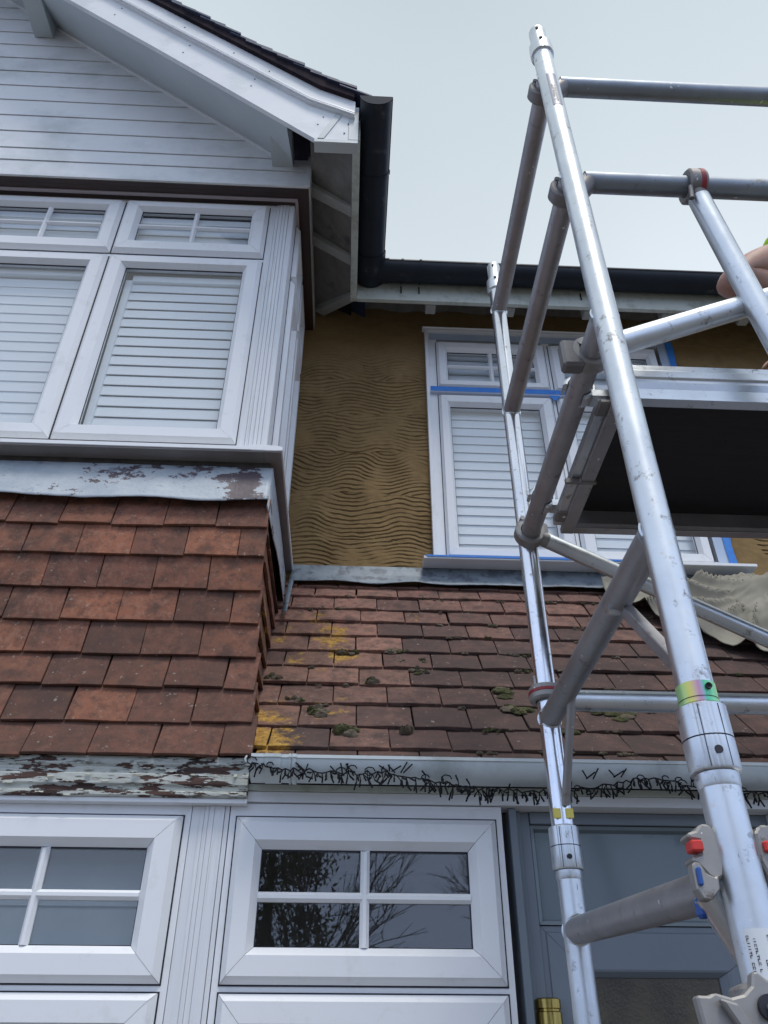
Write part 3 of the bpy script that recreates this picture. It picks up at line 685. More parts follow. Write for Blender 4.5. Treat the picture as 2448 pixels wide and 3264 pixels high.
# --- main mustard wall with combed texture (real relief)
X0, X1, Z0, Z1 = -.308, 2.7, 3.28, 5.16
nxx, nzz = 500, 620
xs = np.linspace(X0, X1, nxx+1); zs = np.linspace(Z0, Z1, nzz+1); XX, ZZ = np.meshgrid(xs, zs)
rng = np.random.default_rng(3)
def fbm(X, Z, s, seed, octv=3):
    out = np.zeros_like(X); r = np.random.default_rng(seed)
    for o_ in range(octv):
        n = 64; t_ = r.random((n, n))*2-1; u = (X*s*2**o_+17.3) % (n-1); v = (Z*s*2**o_+5.1) % (n-1)
        i = u.astype(int); j = v.astype(int); fu = u-i; fv = v-j; fu = fu*fu*(3-2*fu); fv = fv*fv*(3-2*fv)
        i1, j1 = (i+1) % n, (j+1) % n
        out += ((t_[j, i]*(1-fu)+t_[j, i1]*fu)*(1-fv)+(t_[j1, i]*(1-fu)+t_[j1, i1]*fu)*fv)/2**o_
    return out
row = np.floor((ZZ-3.28+.02*fbm(XX, ZZ, 2, 5))/.24)               # overlapping strokes of the comb
ph = np.sin(row*2.7)*1.6
wp = .9*fbm(XX, ZZ, 2.2, 11)+.5*fbm(XX, ZZ, 5, 12)
wav = np.sin(2*pi*XX/.36+ph+wp)
cusp = 1-2*np.abs(np.sin(pi*XX/.36+ph*.5+.4+wp*.6))
mixw = .5+.5*np.sin(row*1.9+1)
amp = .026+.012*np.sin(row*3.1)
disp = amp*(wav*(1-.45*mixw)+cusp*.5*mixw)+.016*fbm(XX, ZZ, 5, 21)+.004*fbm(XX, ZZ, 15, 22)
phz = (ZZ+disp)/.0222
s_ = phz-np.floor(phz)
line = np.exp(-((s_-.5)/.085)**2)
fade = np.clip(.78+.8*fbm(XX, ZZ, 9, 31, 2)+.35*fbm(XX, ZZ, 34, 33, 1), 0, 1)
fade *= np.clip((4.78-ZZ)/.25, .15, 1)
smooth_patch = (XX > 1.62) & (XX < 1.80-.05*np.sin(ZZ*9))
fade = np.where(smooth_patch, fade*.06, fade)
ridge = np.clip(1-np.abs(s_-.66)/.16, 0, 1)
rel = -.0075*line*fade+.0035*ridge*fade+.0022*fbm(XX, ZZ, 12, 41)+.0012*fbm(XX, ZZ, 45, 43, 1)
YY = 2.85-rel
vs = np.stack([XX, YY, ZZ], -1).reshape(-1, 3)-np.array(root_loc(H))
idx = np.arange((nxx+1)*(nzz+1)).reshape(nzz+1, nxx+1)
q = np.stack([idx[:-1, :-1], idx[:-1, 1:], idx[1:, 1:], idx[1:, :-1]], -1)
xc = (XX[:-1, :-1]+XX[1:, 1:])/2; zc = (ZZ[:-1, :-1]+ZZ[1:, 1:])/2
keep = ~((xc > .345) & (xc < 1.61) & (zc > 3.41) & (zc < 4.84))
q = q[keep]
me = bpy.data.meshes.new('rendered_wall'); me.vertices.add(len(vs)); me.vertices.foreach_set('co', vs.astype(np.float32).ravel())
me.loops.add(q.size); me.loops.foreach_set('vertex_index', q.ravel().astype(np.int32)); me.polygons.add(len(q))
me.polygons.foreach_set('loop_start', np.arange(0, q.size, 4, dtype=np.int32)); me.update(calc_edges=True); me.validate()
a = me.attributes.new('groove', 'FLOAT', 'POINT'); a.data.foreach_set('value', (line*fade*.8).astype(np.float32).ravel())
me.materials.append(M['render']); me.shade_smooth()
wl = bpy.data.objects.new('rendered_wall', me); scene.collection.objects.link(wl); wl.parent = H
mb = MB()
for b_ in ((-.34, .342, 3.2, 5.16), (1.613, 2.7, 3.2, 5.16)): mb.box((b_[0], 2.857, b_[2]), (b_[1], 2.94, b_[3]))
mb.box((.342, 2.857, 3.2), (1.613, 2.94, 3.405)); mb.box((.342, 2.857, 4.845), (1.613, 2.94, 5.16))
mb.build('wall_core', 'render', H)

# --- main wall window
w = part_empty('window'); fm = front(2.842)
frame(w, fm, (.35, 1.622, 3.405, 4.842), [(.9685, .02)], [(4.418, .02)], border=.045)
casement(w, fm, (.392, .957, 3.428, 4.39), (.447, .888, 3.49, 4.315)); casement(w, fm, (.392, .957, 4.44, 4.768), (.447, .893, 4.49, 4.702), True)
casement(w, fm, (.98, 1.548, 3.428, 4.39), (1.048, 1.491, 3.49, 4.315)); casement(w, fm, (.98, 1.548, 4.44, 4.768), (1.048, 1.491, 4.49, 4.702), True)
mb = MB(); wbox(mb, fm, .333, .3495, 3.405, 4.856, -.02, .022); wbox(mb, fm, .35, 1.622, 4.8425, 4.856, -.02, .022); wbox(mb, fm, .322, 1.63, 4.8565, 4.862, -.02, .03)
mb.build('trim', 'upvc', w, bevel=.002)
mb = MB(); mb.extr([(2.77, 3.386), (2.77, 3.400), (2.80, 3.4035), (2.85, 3.4045), (2.85, 3.386)], 'x', .287, 1.692); mb.build('sill', 'upvc', w, bevel=.0015)
mb = MB()
wbox(mb, fm, .352, .972, 4.400, 4.430, .0215, .0235); wbox(mb, fm, .9725, 1.56, 4.400, 4.428, .0213, .0232)
mb.hexa([fm(a, b__, w_) for b__, e_ in ((4.36, .006), (4.3915, .03)) for a, w_ in ((.968-e_, .0215), (.968+e_, .0215), (.968+e_, .0235), (.968-e_, .0235))])
mb.box((.30, 2.7665, 3.3925), (1.30, 2.7685, 3.4012))
mb.extr([(2.768, 3.3985), (2.768, 3.4015), (2.79, 3.4065), (2.838, 3.4075), (2.838, 3.405), (2.79, 3.402)], 'x', .292, 1.0)
# jagged tape on the wall right of the window
nn = 34; pts = []
for i in range(nn+1):
    z = lerp(3.41, 4.83, i/nn); wv = .016*noise.noise(Vector((0, z*7, 3)))+.006*noise.noise(Vector((0, z*30, 3)))
    pts += [(1.612, 2.8345, z), (1.655-.012*abs((z-4.0))+wv, 2.8355+.0, z)]
mb.add(pts, [(2*i, 2*i+1, 2*i+3, 2*i+2) for i in range(nn)])
mb.build('masking_tape', 'blue_tape', w)
mb = MB(); wbox(mb, fm, 1.568, 1.6225, 3.41, 4.84, .001, .003); wbox(mb, fm, .36, 1.56, 4.792, 4.838, .001, .003); mb.build('masking_film', 'pale_tape', w)
slats('window_blind', fm, .40, .95, 3.46, 4.33, .0525, -.045, 'closed pale blind behind the left tall casement of the masked window', .13, gap=1.02)
slats('window_blind', fm, 1.0, 1.53, 3.46, 4.33, .0525, -.045, 'closed pale blind behind the right tall casement of the masked window', .13, gap=1.02)
slats('window_blind', fm, .41, .94, 4.45, 4.69, .05, -.045, 'short blind behind the left top light of the masked window', .13, gap=1.02)
slats('window_blind', fm, 1.01, 1.53, 4.45, 4.69, .05, -.045, 'short blind behind the right top light of the masked window', .13, gap=1.02)

# --- gable cladding (boards with dark joints)
zb = [4.842, 4.871, 4.969, 5.068, 5.208, 5.346, 5.486, 5.624, 5.768, 5.904, 6.046, 6.183, 6.329, 6.466, 6.606, 6.75, 6.9, 7.05]
def xlim(z): return -.436-(z-5.102)*(1.362/1.244)+.05
mb = MB()
for i in range(len(zb)-1):
    z0, z1 = zb[i], zb[i+1]-.0045
    xr0 = -.2475 if z0 < 5.06 else min(-.2475, xlim(z0)); xr1 = -.2475 if z1 < 5.07 else min(-.2475, xlim(z1))
    if i == 0:
        mb.box((-2.6, 2.026, z0), (-.246, 2.12, z1)); continue
    lip = .010
    mb.hexa([(-2.6, 2.03-lip*0, z0), (xr0-.016, 2.03, z0), (xr0-.016, 2.1, z0), (-2.6, 2.1, z0), (-2.6, 2.034, z1), (xr1-.016, 2.034, z1), (xr1-.016, 2.1, z1), (-2.6, 2.1, z1)])
    mb.cur = 1
    mb.hexa([(-2.6, 2.042, z1), (xr1-.018, 2.042, z1), (xr1-.018, 2.1, z1), (-2.6, 2.1, z1), (-2.6, 2.042, zb[i+1]), (xr1-.018, 2.042, zb[i+1]), (xr1-.018, 2.1, zb[i+1]), (-2.6, 2.1, zb[i+1])])
    mb.cur = 0
mb.build('cladding', ['board', 'gasket'], H)
mb = MB(); mb.box((-.263, 2.023, 4.8455), (-.2445, 2.1, 5.08)); mb.box((-.26, 2.1005, 4.8455), (-.2465, 2.849, 5.12)); mb.build('corner_trim', 'board', H)
# dark brown soffit around the window head
mb = MB(); mb.box((-2.6, 2.036, 4.839), (-.25, 2.0595, 4.8415)); mb.box((-2.6, 2.06, 4.8385), (-.3, 2.2, 4.853)); mb.box((-.3, 2.06, 4.8385), (-.25, 2.849, 4.853))
mb.build('soffit', 'brown', H, label='dark brown soffit strip over the bay windows')
mb = MB(); mb.box((-2.6, 2.085, 4.832), (-.300, 2.1, 4.838)); mb.box((-.311, 2.1, 4.832), (-.298, 2.849, 4.838)); mb.build('head_trim', mat('pinkish_head_trim', (.42, .36, .38), rough=.5), H)
mb = MB(); mb.box((-.2495, 2.03, 4.834), (-.2465, 2.849, 4.845)); mb.build('edge_trim', mat('dull_edge_trim', (.3, .27, .2), rough=.6), H)

# --- gable roof: bargeboard, verge, soffits
def slope_poly(low, high, y0, y1, mb): pass
YB = 1.72
lo = [(-2.7, 6.985), (-.951, 5.388), (-.208, 4.693), (-.035, 4.690)]
mi = [(-2.7, 7.207), (-.991, 5.625), (-.241, 4.952), (-.05, 4.845)]
# mi x aligned: interpolate
def yat(pl, x):
    for (xa, za), (xb, zb_) in zip(pl, pl[1:]):
        if xa <= x <= xb: return lerp(za, zb_, (x-xa)/(xb-xa))
    return pl[-1][1] if x > pl[-1][0] else pl[0][1]
tp = [(-2.7, 7.307), (-1.018, 5.789), (-.204, 5.053), (-.05, 4.964)]
B = part_empty('bargeboard')
def strip(mb, lower, upper, xs, y0, y1, ylo=None):
    for xa, xb in zip(xs, xs[1:]):
        p = [(xa, y0, yat(lower, xa)), (xb, y0, yat(lower, xb)), (xb, y1, yat(lower, xb)), (xa, y1, yat(lower, xa)),
             (xa, y0, yat(upper, xa)), (xb, y0, yat(upper, xb)), (xb, y1, yat(upper, xb)), (xa, y1, yat(upper, xa))]
        mb.hexa(p)
xsB = [-2.7, -.951, -.208, -.036]
mb = MB(); strip(mb, lo, mi, [-2.7, -.951, -.241, -.208, -.074], YB, YB+.02); mb.build('lower_board', 'board', B)
mb = MB(); strip(mb, [(a, b_+.0) for a, b_ in mi], tp, [-2.7, -1.0, -.991, -.241, -.05], YB-.016, YB+.02)
mb.build('upper_board', 'board', B)
mb = MB()
for k, (dz, yy) in enumerate(((.004, -.024), (.020, -.022), (.030, -.019))):
    strip(mb, [(a, b_+dz) for a, b_ in mi], [(a, b_+dz+.008) for a, b_ in mi], [-2.7, -.991, -.241, -.051], YB+yy, YB-.0165)
mb.build('moulding', 'upvc', B, bevel=.0015)
mb = MB()   # covers: joint plate and end cap
mb.hexa([(-.196, YB-.004, 4.6915), (-.171, YB-.004, 4.6915), (-.171, YB-.0005, 4.6915), (-.196, YB-.0005, 4.6915), (-.130, YB-.004, 4.885), (-.105, YB-.004, 4.870), (-.105, YB-.0005, 4.870), (-.130, YB-.0005, 4.885)])
mb.box((-.073, YB-.003, 4.690), (-.034, YB+.02, 4.945)); mb.box((-.2085, YB-.002, 4.668), (-.034, YB+.045, 4.6895))
mb.build('joint_cover', mat('grey_joint_cover', (.5, .54, .55), rough=.5), B, bevel=.0008)
mb = MB()
for x, z in ((-.83, 5.36), (-.81, 5.43), (-.5, 5.09), (-.49, 5.15), (-.2, 4.80), (-.18, 4.86), (-.09, 4.74), (-.075, 4.81), (-1.2, 5.7), (-1.18, 5.77)):
    mb.tube((x, YB-.003 if x > -.11 else YB-.0015, z), (x, YB+.002, z), .0035, 10)
for x in (-.85, -.6, -.43): mb.tube((x, YB-.018, yat(mi, x)+.07), (x, YB-.01, yat(mi, x)+.07), .003, 10)
mb.build('nail_heads', 'gasket', B)
# verge undercloak + mortar + tiles
tt = [(-2.7, 7.47), (-.947, 5.891), (-.506, 5.49), (-.214, 5.245), (-.054, 5.125), (.03, 5.07)]
tt = [(a*.9727, 1.6+(b_-1.6)*.9727) for a, b_ in tt]
mb = MB(); strip(mb, [(a, b_+.001) for a, b_ in tp], [(a, b_-.020-.012*abs(sin(a*31))) for a, b_ in tt], [-2.7, -1.018, -.947, -.8, -.7, -.6, -.506, -.4, -.3, -.214, -.204, -.13, -.055], YB-.035, 2.9)
mb.build('verge_mortar', 'verge', H)
mb = MB(); x = -.045; rr = random.Random(3)
while x > -2.7:
    xb = x-.078+rr.uniform(-.004, .004); st = rr.uniform(.018, .026)
    for kk in range(8):
        ya = YB-.047+kk*.165+rr.uniform(-.005, .005)
        z0, z1 = yat(tt, x)-.012, yat(tt, xb-.05)-.012-st*.6
        mb.hexa([(x, ya, z0+.003), (x, ya+.161, z0+.003), (xb-.05, ya+.161, z1-.004), (xb-.05, ya, z1-.004),
                 (x, ya, z0+st), (x, ya+.161, z0+st), (xb-.05, ya+.161, z1+.012), (xb-.05, ya, z1+.012)])
    x = xb
for kk in range(8):
    ya = YB-.045+kk*.165
    mb.hexa([(.02, ya, 4.957), (.02, ya+.161, 4.957), (-.12, ya+.161, 5.045), (-.12, ya, 5.045), (.02, ya, 4.969), (.02, ya+.161, 4.969), (-.12, ya+.161, 5.058), (-.12, ya, 5.058)])
mb.build('roof_tiles', 'slate', H, bevel=.001)
# verge soffit between cladding and bargeboard (follows slope)
sf = [(-2.7, 7.075), (-.951, 5.408), (-.36, 4.86+.0), (-.208, 4.715)]
so_ = [(-2.7, 7.19), (-.436, 5.118), (-.3, 5.0)]
mb = MB()
for xa, xb in ((-2.7, -.951), (-.951, -.5), (-.5, -.33)):
    # front edge at bargeboard back, rear edge at cladding (shifted so the soffit is slightly tilted)
    za, zb_ = yat(lo, xa)+.012, yat(lo, xb)+.012
    ra, rb = 5.11-(xa+.436)*.9133, 5.11-(xb+.436)*.9133
    mb.hexa([(xa, YB+.021, za), (xb, YB+.021, zb_), (xb, 2.034, rb), (xa, 2.034, ra), (xa, YB+.021, za+.02), (xb, YB+.021, zb_+.02), (xb, 2.034, rb+.02), (xa, 2.034, ra+.02)])
mb.build('verge_soffit', 'soffit', H)
mb = MB()
for xa, xb in ((-2.7, -.951), (-.951, -.436)):
    ra, rb = 5.10-(xa+.436)*.9133, 5.10-(xb+.436)*.9133
    mb.hexa([(xa, 2.018, ra-.014), (xb, 2.018, rb-.014), (xb, 2.0335, rb-.014), (xa, 2.0335, ra-.014), (xa, 2.018, ra), (xb, 2.018, rb), (xb, 2.0335, rb), (xa, 2.0335, ra)])
mb.build('scotia_trim', 'board', H)
mb = MB(); mb.box((-.425, 1.86, 5.0), (-.33, 2.032, 5.09)); mb.build('box_end', 'soffit', H, bevel=.001)
mb = MB(); mb.hexa([(-1.775, 1.745, 6.10), (-1.68, 1.745, 6.10), (-1.68, 2.03, 6.13), (-1.775, 2.03, 6.13), (-1.775, 1.745, 6.32), (-1.68, 1.745, 6.32), (-1.68, 2.03, 6.34), (-1.775, 2.03, 6.34)])
mb.build('purlin_end', 'soffit', H, bevel=.001)
# side eave: sloping underside from fascia up to the wall, rafters, fascia
mb = MB()
mb.hexa([(-.246, YB+.046, 4.985), (-.058, YB+.046, 4.815), (-.058, 2.56, 4.815), (-.246, 2.849, 4.985), (-.246, YB+.046, 5.03), (-.058, YB+.046, 4.86), (-.058, 2.56, 4.86), (-.246, 2.849, 5.03)])
mb.hexa([(-.246, 2.8485, 5.11), (2.75, 2.8485, 5.11), (2.75, 2.603, 4.815), (-.06, 2.603, 4.815), (-.246, 2.8485, 5.15), (2.75, 2.8485, 5.15), (2.75, 2.603, 4.86), (-.06, 2.603, 4.86)])
mb.build('eave_underside', 'eave', H)
for yc in (2.11, 2.37):
    mb = MB(); mb.hexa([(-.246, yc-.025, 4.935), (-.058, yc-.025, 4.785), (-.058, yc+.025, 4.785), (-.246, yc+.025, 4.935), (-.246, yc-.025, 4.984), (-.058, yc-.025, 4.814), (-.058, yc+.025, 4.814), (-.246, yc+.025, 4.984)]); mb.build('rafter_end', 'rafter', H, bevel=.003)
mb = MB(); mb.hexa([(-.243, 2.80, 4.93), (-.06, 2.565, 4.785), (-.03, 2.60, 4.785), (-.20, 2.83, 4.93), (-.243, 2.80, 4.985), (-.06, 2.565, 4.814), (-.03, 2.60, 4.814), (-.20, 2.83, 4.985)]); mb.build('rafter_end', 'rafter', H, bevel=.003)
for xc in (.32, .72, 1.12, 1.52, 1.92): mb = MB(); mb.box((xc, 2.606, 4.775), (xc+.05, 2.66, 4.86)); mb.build('rafter_end', 'rafter', H, bevel=.003)
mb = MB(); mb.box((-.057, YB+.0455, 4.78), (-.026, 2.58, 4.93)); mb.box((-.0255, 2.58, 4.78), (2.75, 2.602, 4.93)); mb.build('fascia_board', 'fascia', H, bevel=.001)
mb = MB(); mb.box((-.057, 2.58, 4.784), (-.026, 2.602, 4.93)); mb.build('fascia_corner', 'fascia', H)
# rough mortar edge between wall and eave
mb = MB(); vs = []
for i in range(121):
    x = lerp(-.24, 2.7, i/120); d = .03*noise.noise(Vector((x*7, 0, 0)))+.012*noise.noise(Vector((x*31, 0, 0)))
    vs += [(x, 2.835, 5.09), (x, 2.80+d*.3, 5.045+d), (x, 2.849, 5.02+d*.8)]
mb.add(vs, [(3*i+a, 3*i+a+1, 3*i+a+4, 3*i+a+3) for i in range(120) for a in range(2)]); mb.build('mortar_edge', 'eave', H)
# black gutter: side run, corner, main run
G2 = part_empty('gutter')
mb = MB(); gx = .037; r = .066
mpS = lambda a, b, c: (gx-(b-0.0), a, c)
halfround(mb, 0, 4.925, r, 1.66, 2.42, .003, 18, mp=mpS)
mb.build('channel', 'black', G2, smooth=True)
mb = MB(); halfround(mb, 2.515, 4.925, .062, .10, 2.75, .003, 18); mb.build('channel', 'black', G2, smooth=True)
mb = MB(); halfround(mb, 0, 4.9255, .070, 2.40, 2.52, .004, 18, mp=mpS); halfround(mb, 2.515, 4.9255, .066, .03, .13, .004, 18); mb.extr([(gx-.07*cos(pi*i/14), 4.924-.067*sin(pi*i/14)) for i in range(15)], 'y', 2.52, 2.575); mb.build('corner_union', 'black', G2, smooth=True)
mb = MB(); mb.extr([(gx-.068*cos(pi*i/14), 4.925-.064*sin(pi*i/14)) for i in range(15)], 'y', 1.656, 1.6595); mb.build('stop_end', mat('dark_stop_end', (.012, .018, .035), rough=.7, spec=.15), G2)
for yc in (1.98,):
    mb = MB(); halfround(mb, 0, 4.926, .0695, yc, yc+.02, .003, 18, mp=mpS); mb.build('bracket', 'black', G2, smooth=True)
for xc in (.19, .28, 1.10, 1.9):
    mb = MB(); halfround(mb, 2.515, 4.926, .0655, xc, xc+.012, .003, 18); mb.box((xc+.002, 2.575, 4.83), (xc+.008, 2.58, 4.88)); mb.build('bracket', 'black', G2, smooth=True)
# main roof slope behind the gutter (out of view from the photograph)
mb = MB(); mb.hexa([(-.0, 2.54, 4.935), (3.2, 2.54, 4.935), (3.2, 6.5, 8.3), (-.0, 6.5, 8.3), (-.0, 2.54, 4.965), (3.2, 2.54, 4.965), (3.2, 6.5, 8.35), (-.0, 6.5, 8.35)]); mb.build('main_roof', 'slate', H)

# ------------------------------------------------------------------ moss on the porch tiles
def roofpt(x, s):          # s in course units
    i = int(s); f = s-i; return Vector((x, lerp(Ys[i], Ys[i+1], f), lerp(Zs[i], Zs[i+1], f)))
mb = MB(); rm = random.Random(11)
def lump(mb, c, r, hgt, seed):
    Nn = Vector((0, -.78, .63)); D = Vector((0, .63, .78)); n, k = 14, 5; vs = []
    for j in range(k+1):
        a = j/k*pi/2
        for i in range(n):
            t_ = 2*pi*i/n; rr = r*cos(a*.98)*(1+.6*noise.noise(Vector((cos(t_)*1.6+seed, sin(t_)*1.6, j*.5))))
            vs.append(c+Vector((1, 0, 0))*(rr*cos(t_)*1.25)+D*(rr*sin(t_)*.75)+Nn*(hgt*sin(a)*(1+.3*noise.noise(Vector((i*.7, j*.8, seed))))+.004))
    fs = [(j*n+i, j*n+(i+1) % n, (j+1)*n+(i+1) % n, (j+1)*n+i) for j in range(k) for i in range(n)]+[tuple(range(k*n, k*n+n))]
    mb.add(vs, fs)
spots = [(-.02, 5.15, .022, .02, 1), (.125, 5.0, .022, .012, 1), (.16, 5.6, .016, .008, 1), (.22, 6.2, .02, .014, 1), (.07, 6.9, .018, .02, 1), (-.245, 6.8, .022, .02, 1), (-.19, 7.85, .01, .012, 1), (-.155, 7.9, .02, .014, 1),
         (-.09, 8.4, .026, .02, 1), (-.005, 9.25, .028, .03, 0), (.155, 9.2, .015, .03, 1), (.24, 5.5, .012, .01, 1), (-.16, 2.1, .01, .01, 1), (.48, 7.3, .03, .014, 0), (.50, 8.15, .036, .014, 0), (.72, 7.9, .05, .014, 0), (.80, 8.2, .03, .012, 0), (.62, 9.0, .03, .01, 0), (1.35, 9.3, .02, .01, 0)]
for k, (x, s, r, h, dry) in enumerate(spots):
    for q in range(9):
        mb.cur = 1 if (dry and q % 4) or q == 5 else 0
        lump(mb, roofpt(x+rm.gauss(0, r*.55), min(10.9, s+rm.gauss(0, r*3.5))), r*rm.uniform(.25, .62), h*rm.uniform(.35, .95), k*9+q)
for k in range(70):      # tufts along the tile edges
    xx_ = rm.uniform(-.2, 1.5) if k % 3 else rm.uniform(.3, 1.0); sx_ = rm.randint(1, 10)+rm.uniform(-.05, .12); mb.cur = rm.choice((0, 1, 1))
    for q in range(3): lump(mb, roofpt(xx_+rm.gauss(0, .012), sx_), rm.uniform(.003, .008), rm.uniform(.004, .009), k+q*.3)
o = mb.build('moss', ['moss', 'drymoss'], None, smooth=True); o['kind'] = 'stuff'
o['label'] = 'clumps of green and dry brown moss on the porch roof tiles'; o['category'] = 'moss'

# ------------------------------------------------------------------ dead string of lights along the lower gutter
rl = random.Random(4); mb = MB()
def garland(x):
    P_ = [(-.24, 2.252), (-.18, 2.236), (-.02, 2.229), (.02, 2.226), (.08, 2.232), (.18, 2.214), (.30, 2.196), (.45, 2.186), (.56, 2.195), (.66, 2.214), (.74, 2.226), (.82, 2.214), (.95, 2.19), (1.1, 2.2), (1.25, 2.226), (1.5, 2.2)]
    return float(np.interp(x, [p[0] for p in P_], [p[1] for p in P_]))
prev = None; x = -.235
while x < 1.5:
    p = Vector((x, 1.944+rl.uniform(-.008, .004), garland(x)+rl.uniform(-.005, .005)))
    if prev is not None: mb.tube(prev, p, .0016, 6)
    prev = p
    if rl.random() < .93:
        for q in range(rl.choice((1, 2, 2, 3))):
            upw = rl.random() < .06
            ln = rl.uniform(.010, .034)*(1 if not upw else 1.2)
            a = rl.gauss(0, .35); e1 = p+Vector((sin(a)*ln*.5, rl.uniform(-.006, .002), (-1 if not upw else 1)*ln*.5*cos(a))); a += rl.gauss(0, .5)
            e2 = e1+Vector((sin(a)*ln*.6, rl.uniform(-.003, .003), (-1 if not upw else 1)*ln*.6*cos(a)))
            mb.tube(p, e1, .0013, 6); mb.tube(e1, e2, .0021, 6)
    if rl.random() < .12:
        c = p+Vector((0, -.004, .004)); rad = rl.uniform(.008, .014); pts = [c+Vector((cos(t_)*rad, 0, sin(t_)*rad*.8)) for t_ in [k*.9 for k in range(7)]]
        for a, b_ in zip(pts, pts[1:]): mb.tube(a, b_, .0014, 6)
    x += rl.uniform(.006, .0125)
# extra upper tangles
for cx, cz in ((-.10, 2.247), (-.02, 2.243), (.09, 2.25), (.60, 2.24), (.66, 2.245), (.13, 2.247)):
    for k in range(3):
        a = Vector((cx+rl.uniform(-.02, .02), 1.937, cz-.02)); b_ = a+Vector((rl.uniform(-.03, .03), 0, rl.uniform(.012, .03))); mb.tube(a, b_, .0018, 6)
o = mb.build('light_string', 'wire', None); tag(o, 'tangled black string of unlit fairy lights hanging along the pale lower gutter', 'fairy lights')

# ------------------------------------------------------------------ dust sheet on the porch roof
def roof_surf(x, t_):     # t_ 0 top .. distance down the slope in courses
    return roofpt(x, t_)
nx, nz = 110, 70; vs = []
def sheet_low(x):
    pts = [(1.02, .4), (1.10, 1.9), (1.19, 3.1), (1.26, 4.0), (1.31, 4.15), (1.35, 4.55), (1.40, 4.75), (1.49, 5.35), (1.56, 5.1), (2.2, 6.2)]
    for (a, b_), (c, d_) in zip(pts, pts[1:]):
        if a <= x <= c: return lerp(b_, d_, (x-a)/(c-a))
    return pts[0][1]
sheetN = Vector((0, -.8, .6))
for j in range(nz+1):
    for i in range(nx+1):
        x = lerp(1.02, 2.2, i/nx); f = j/nz; s_ = f*sheet_low(x)
        if s_ < 0: s_ = 0
        P = roofpt(x, min(s_, 9.9)) if s_ > .001 else Vector((x, 2.815, 3.256))
        up_ = (1-f)*.035
        P = P+Vector((0, .6*.0+.0, .8*0))+Vector((0, .02, .09))*up_/.035*.4
        # folds fan out from the right (bunched pile)
        ang = math.atan2((s_-2.2)*.1, (1.55-x)+.02); rad = math.hypot((s_-2.2)*.1, 1.55-x)
        left = x < 1.46
        fold = (1-abs(sin(ang*7+1.2*noise.noise(Vector((x*4, s_*.5, 1))))))**1.6*min(rad*.26, .06)*(1 if left else .5)
        bunch = math.exp(-(((x-1.62)/.15)**2+((s_-2.3)/1.8)**2))*.13
        wr = noise.noise(Vector((x*7, s_*.8, 4)))*.028+abs(noise.noise(Vector((x*22+s_*2, s_*2.5, 8))))*.010
        P = P+sheetN*(.034+fold+bunch+wr*(.5 if left else 1.3)*min(1, f*4+.1))
        vs.append(P)
n = nx+1; mb = MB(); mb.add(vs, [(j*n+i, j*n+i+1, (j+1)*n+i+1, (j+1)*n+i) for j in range(nz) for i in range(nx)])
o = mb.build('dust_sheet', 'canvas', None, smooth=True); md = o.modifiers.new('t', 'SOLIDIFY'); md.thickness = .003
tag(o, 'crumpled beige canvas dust sheet draped over the porch roof tiles', 'dust sheet')

# ------------------------------------------------------------------ scaffold tower
T = thing('scaffold_tower', 'aluminium scaffold tower with a platform standing in front of the porch', 'scaffold', (.478, 1.02, 0))
XS, YF, YBk = .478, 1.02, 1.82; RR = .0254
def sub_empty(name, par):
    o = bpy.data.objects.new(name, None); scene.collection.objects.link(o); o.parent = par; o.empty_display_size = .05; return o
def spigot_top(fr, y):
    mb = MB(); mb.lathe((XS, y), [(.0255, 3.925), (.0255, 3.90), (.031, 3.905), (.032, 3.93), (.031, 3.958), (.023, 3.962), (.023, 4.046), (.0215, 4.05), (.019, 4.05), (.019, 3.98)], 28, lambda a: 1+.012*cos(12*a))
    mb.build('spigot', 'alu', fr, smooth=True)
    mb = MB()
    for z in (3.95, 4.03): mb.tube((XS-.006, y-.0335 if z < 4 else y-.0245, z), (XS-.006, y, z), .005, 12)
    mb.build('pin_hole', 'gasket', fr)
fu = sub_empty('upper_frame', T); fl = sub_empty('lower_frame', T)
for y, zj, mt in ((YF, 1.99, 'alu'), (YBk, 2.03, 'alu_shiny')):
    mb = MB(); mb.tube((XS, y, zj), (XS, y, 3.92), RR, 40); mb.build('standard', mt, fu, smooth=True)
    spigot_top(fu, y)
    mb = MB(); mb.tube((XS, y, .15), (XS, y, zj-.02), RR*1.03, 40); mb.build('standard', 'alu', fl, smooth=True)
def reeds(a): return 1+(.02*cos(34*a) if (.8 < (a % (pi)) < 1.75) else .012)
for y, z0, z1, zm in ((YF, 1.935, 2.022, 1.978), (YBk, 1.985, 2.072, 2.032)):
    mb = MB()
    mb.lathe((XS, y), [(.026, z1+.004), (.0325, z1), (.0328, zm+.001)], 96, reeds); mb.lathe((XS, y), [(.0328, zm-.001), (.0328, z0+.003), (.0315, z0), (.026, z0-.002)], 96, reeds)
    mb.lathe((XS, y), [(.028, z0-.002), (.0275, z0-.016), (.0262, z0-.02)], 48)
    mb.build('collar', 'alu', fl, smooth=True)
    mb = MB(); mb.lathe((XS, y), [(.0322, zm-.0012), (.0322, zm+.0012)], 48); mb.tube((XS-.002 if y > 1.5 else XS-.004, y-.0338, z0+.022), (XS, y, z0+.022), .0055, 14)
    for a in (-1.25, -2.1): 
        mb.hexa([(XS+.0335*cos(a+e)*k, y+.0335*sin(a+e)*k, z) for z in (z0+.002, z1-.002) for (e, k) in ((-.012, .97), (.012, .97), (.012, 1.004), (-.012, 1.004))])
    mb.build('seam', 'gasket', fl)
mb = MB(); mb.lathe((XS, YF), [(RR, 2.056), (RR+.0012, 2.0555), (RR+.0012, 2.0265), (RR, 2.026)], 48); mb.build('reflective_band', 'holo', fu, smooth=True)
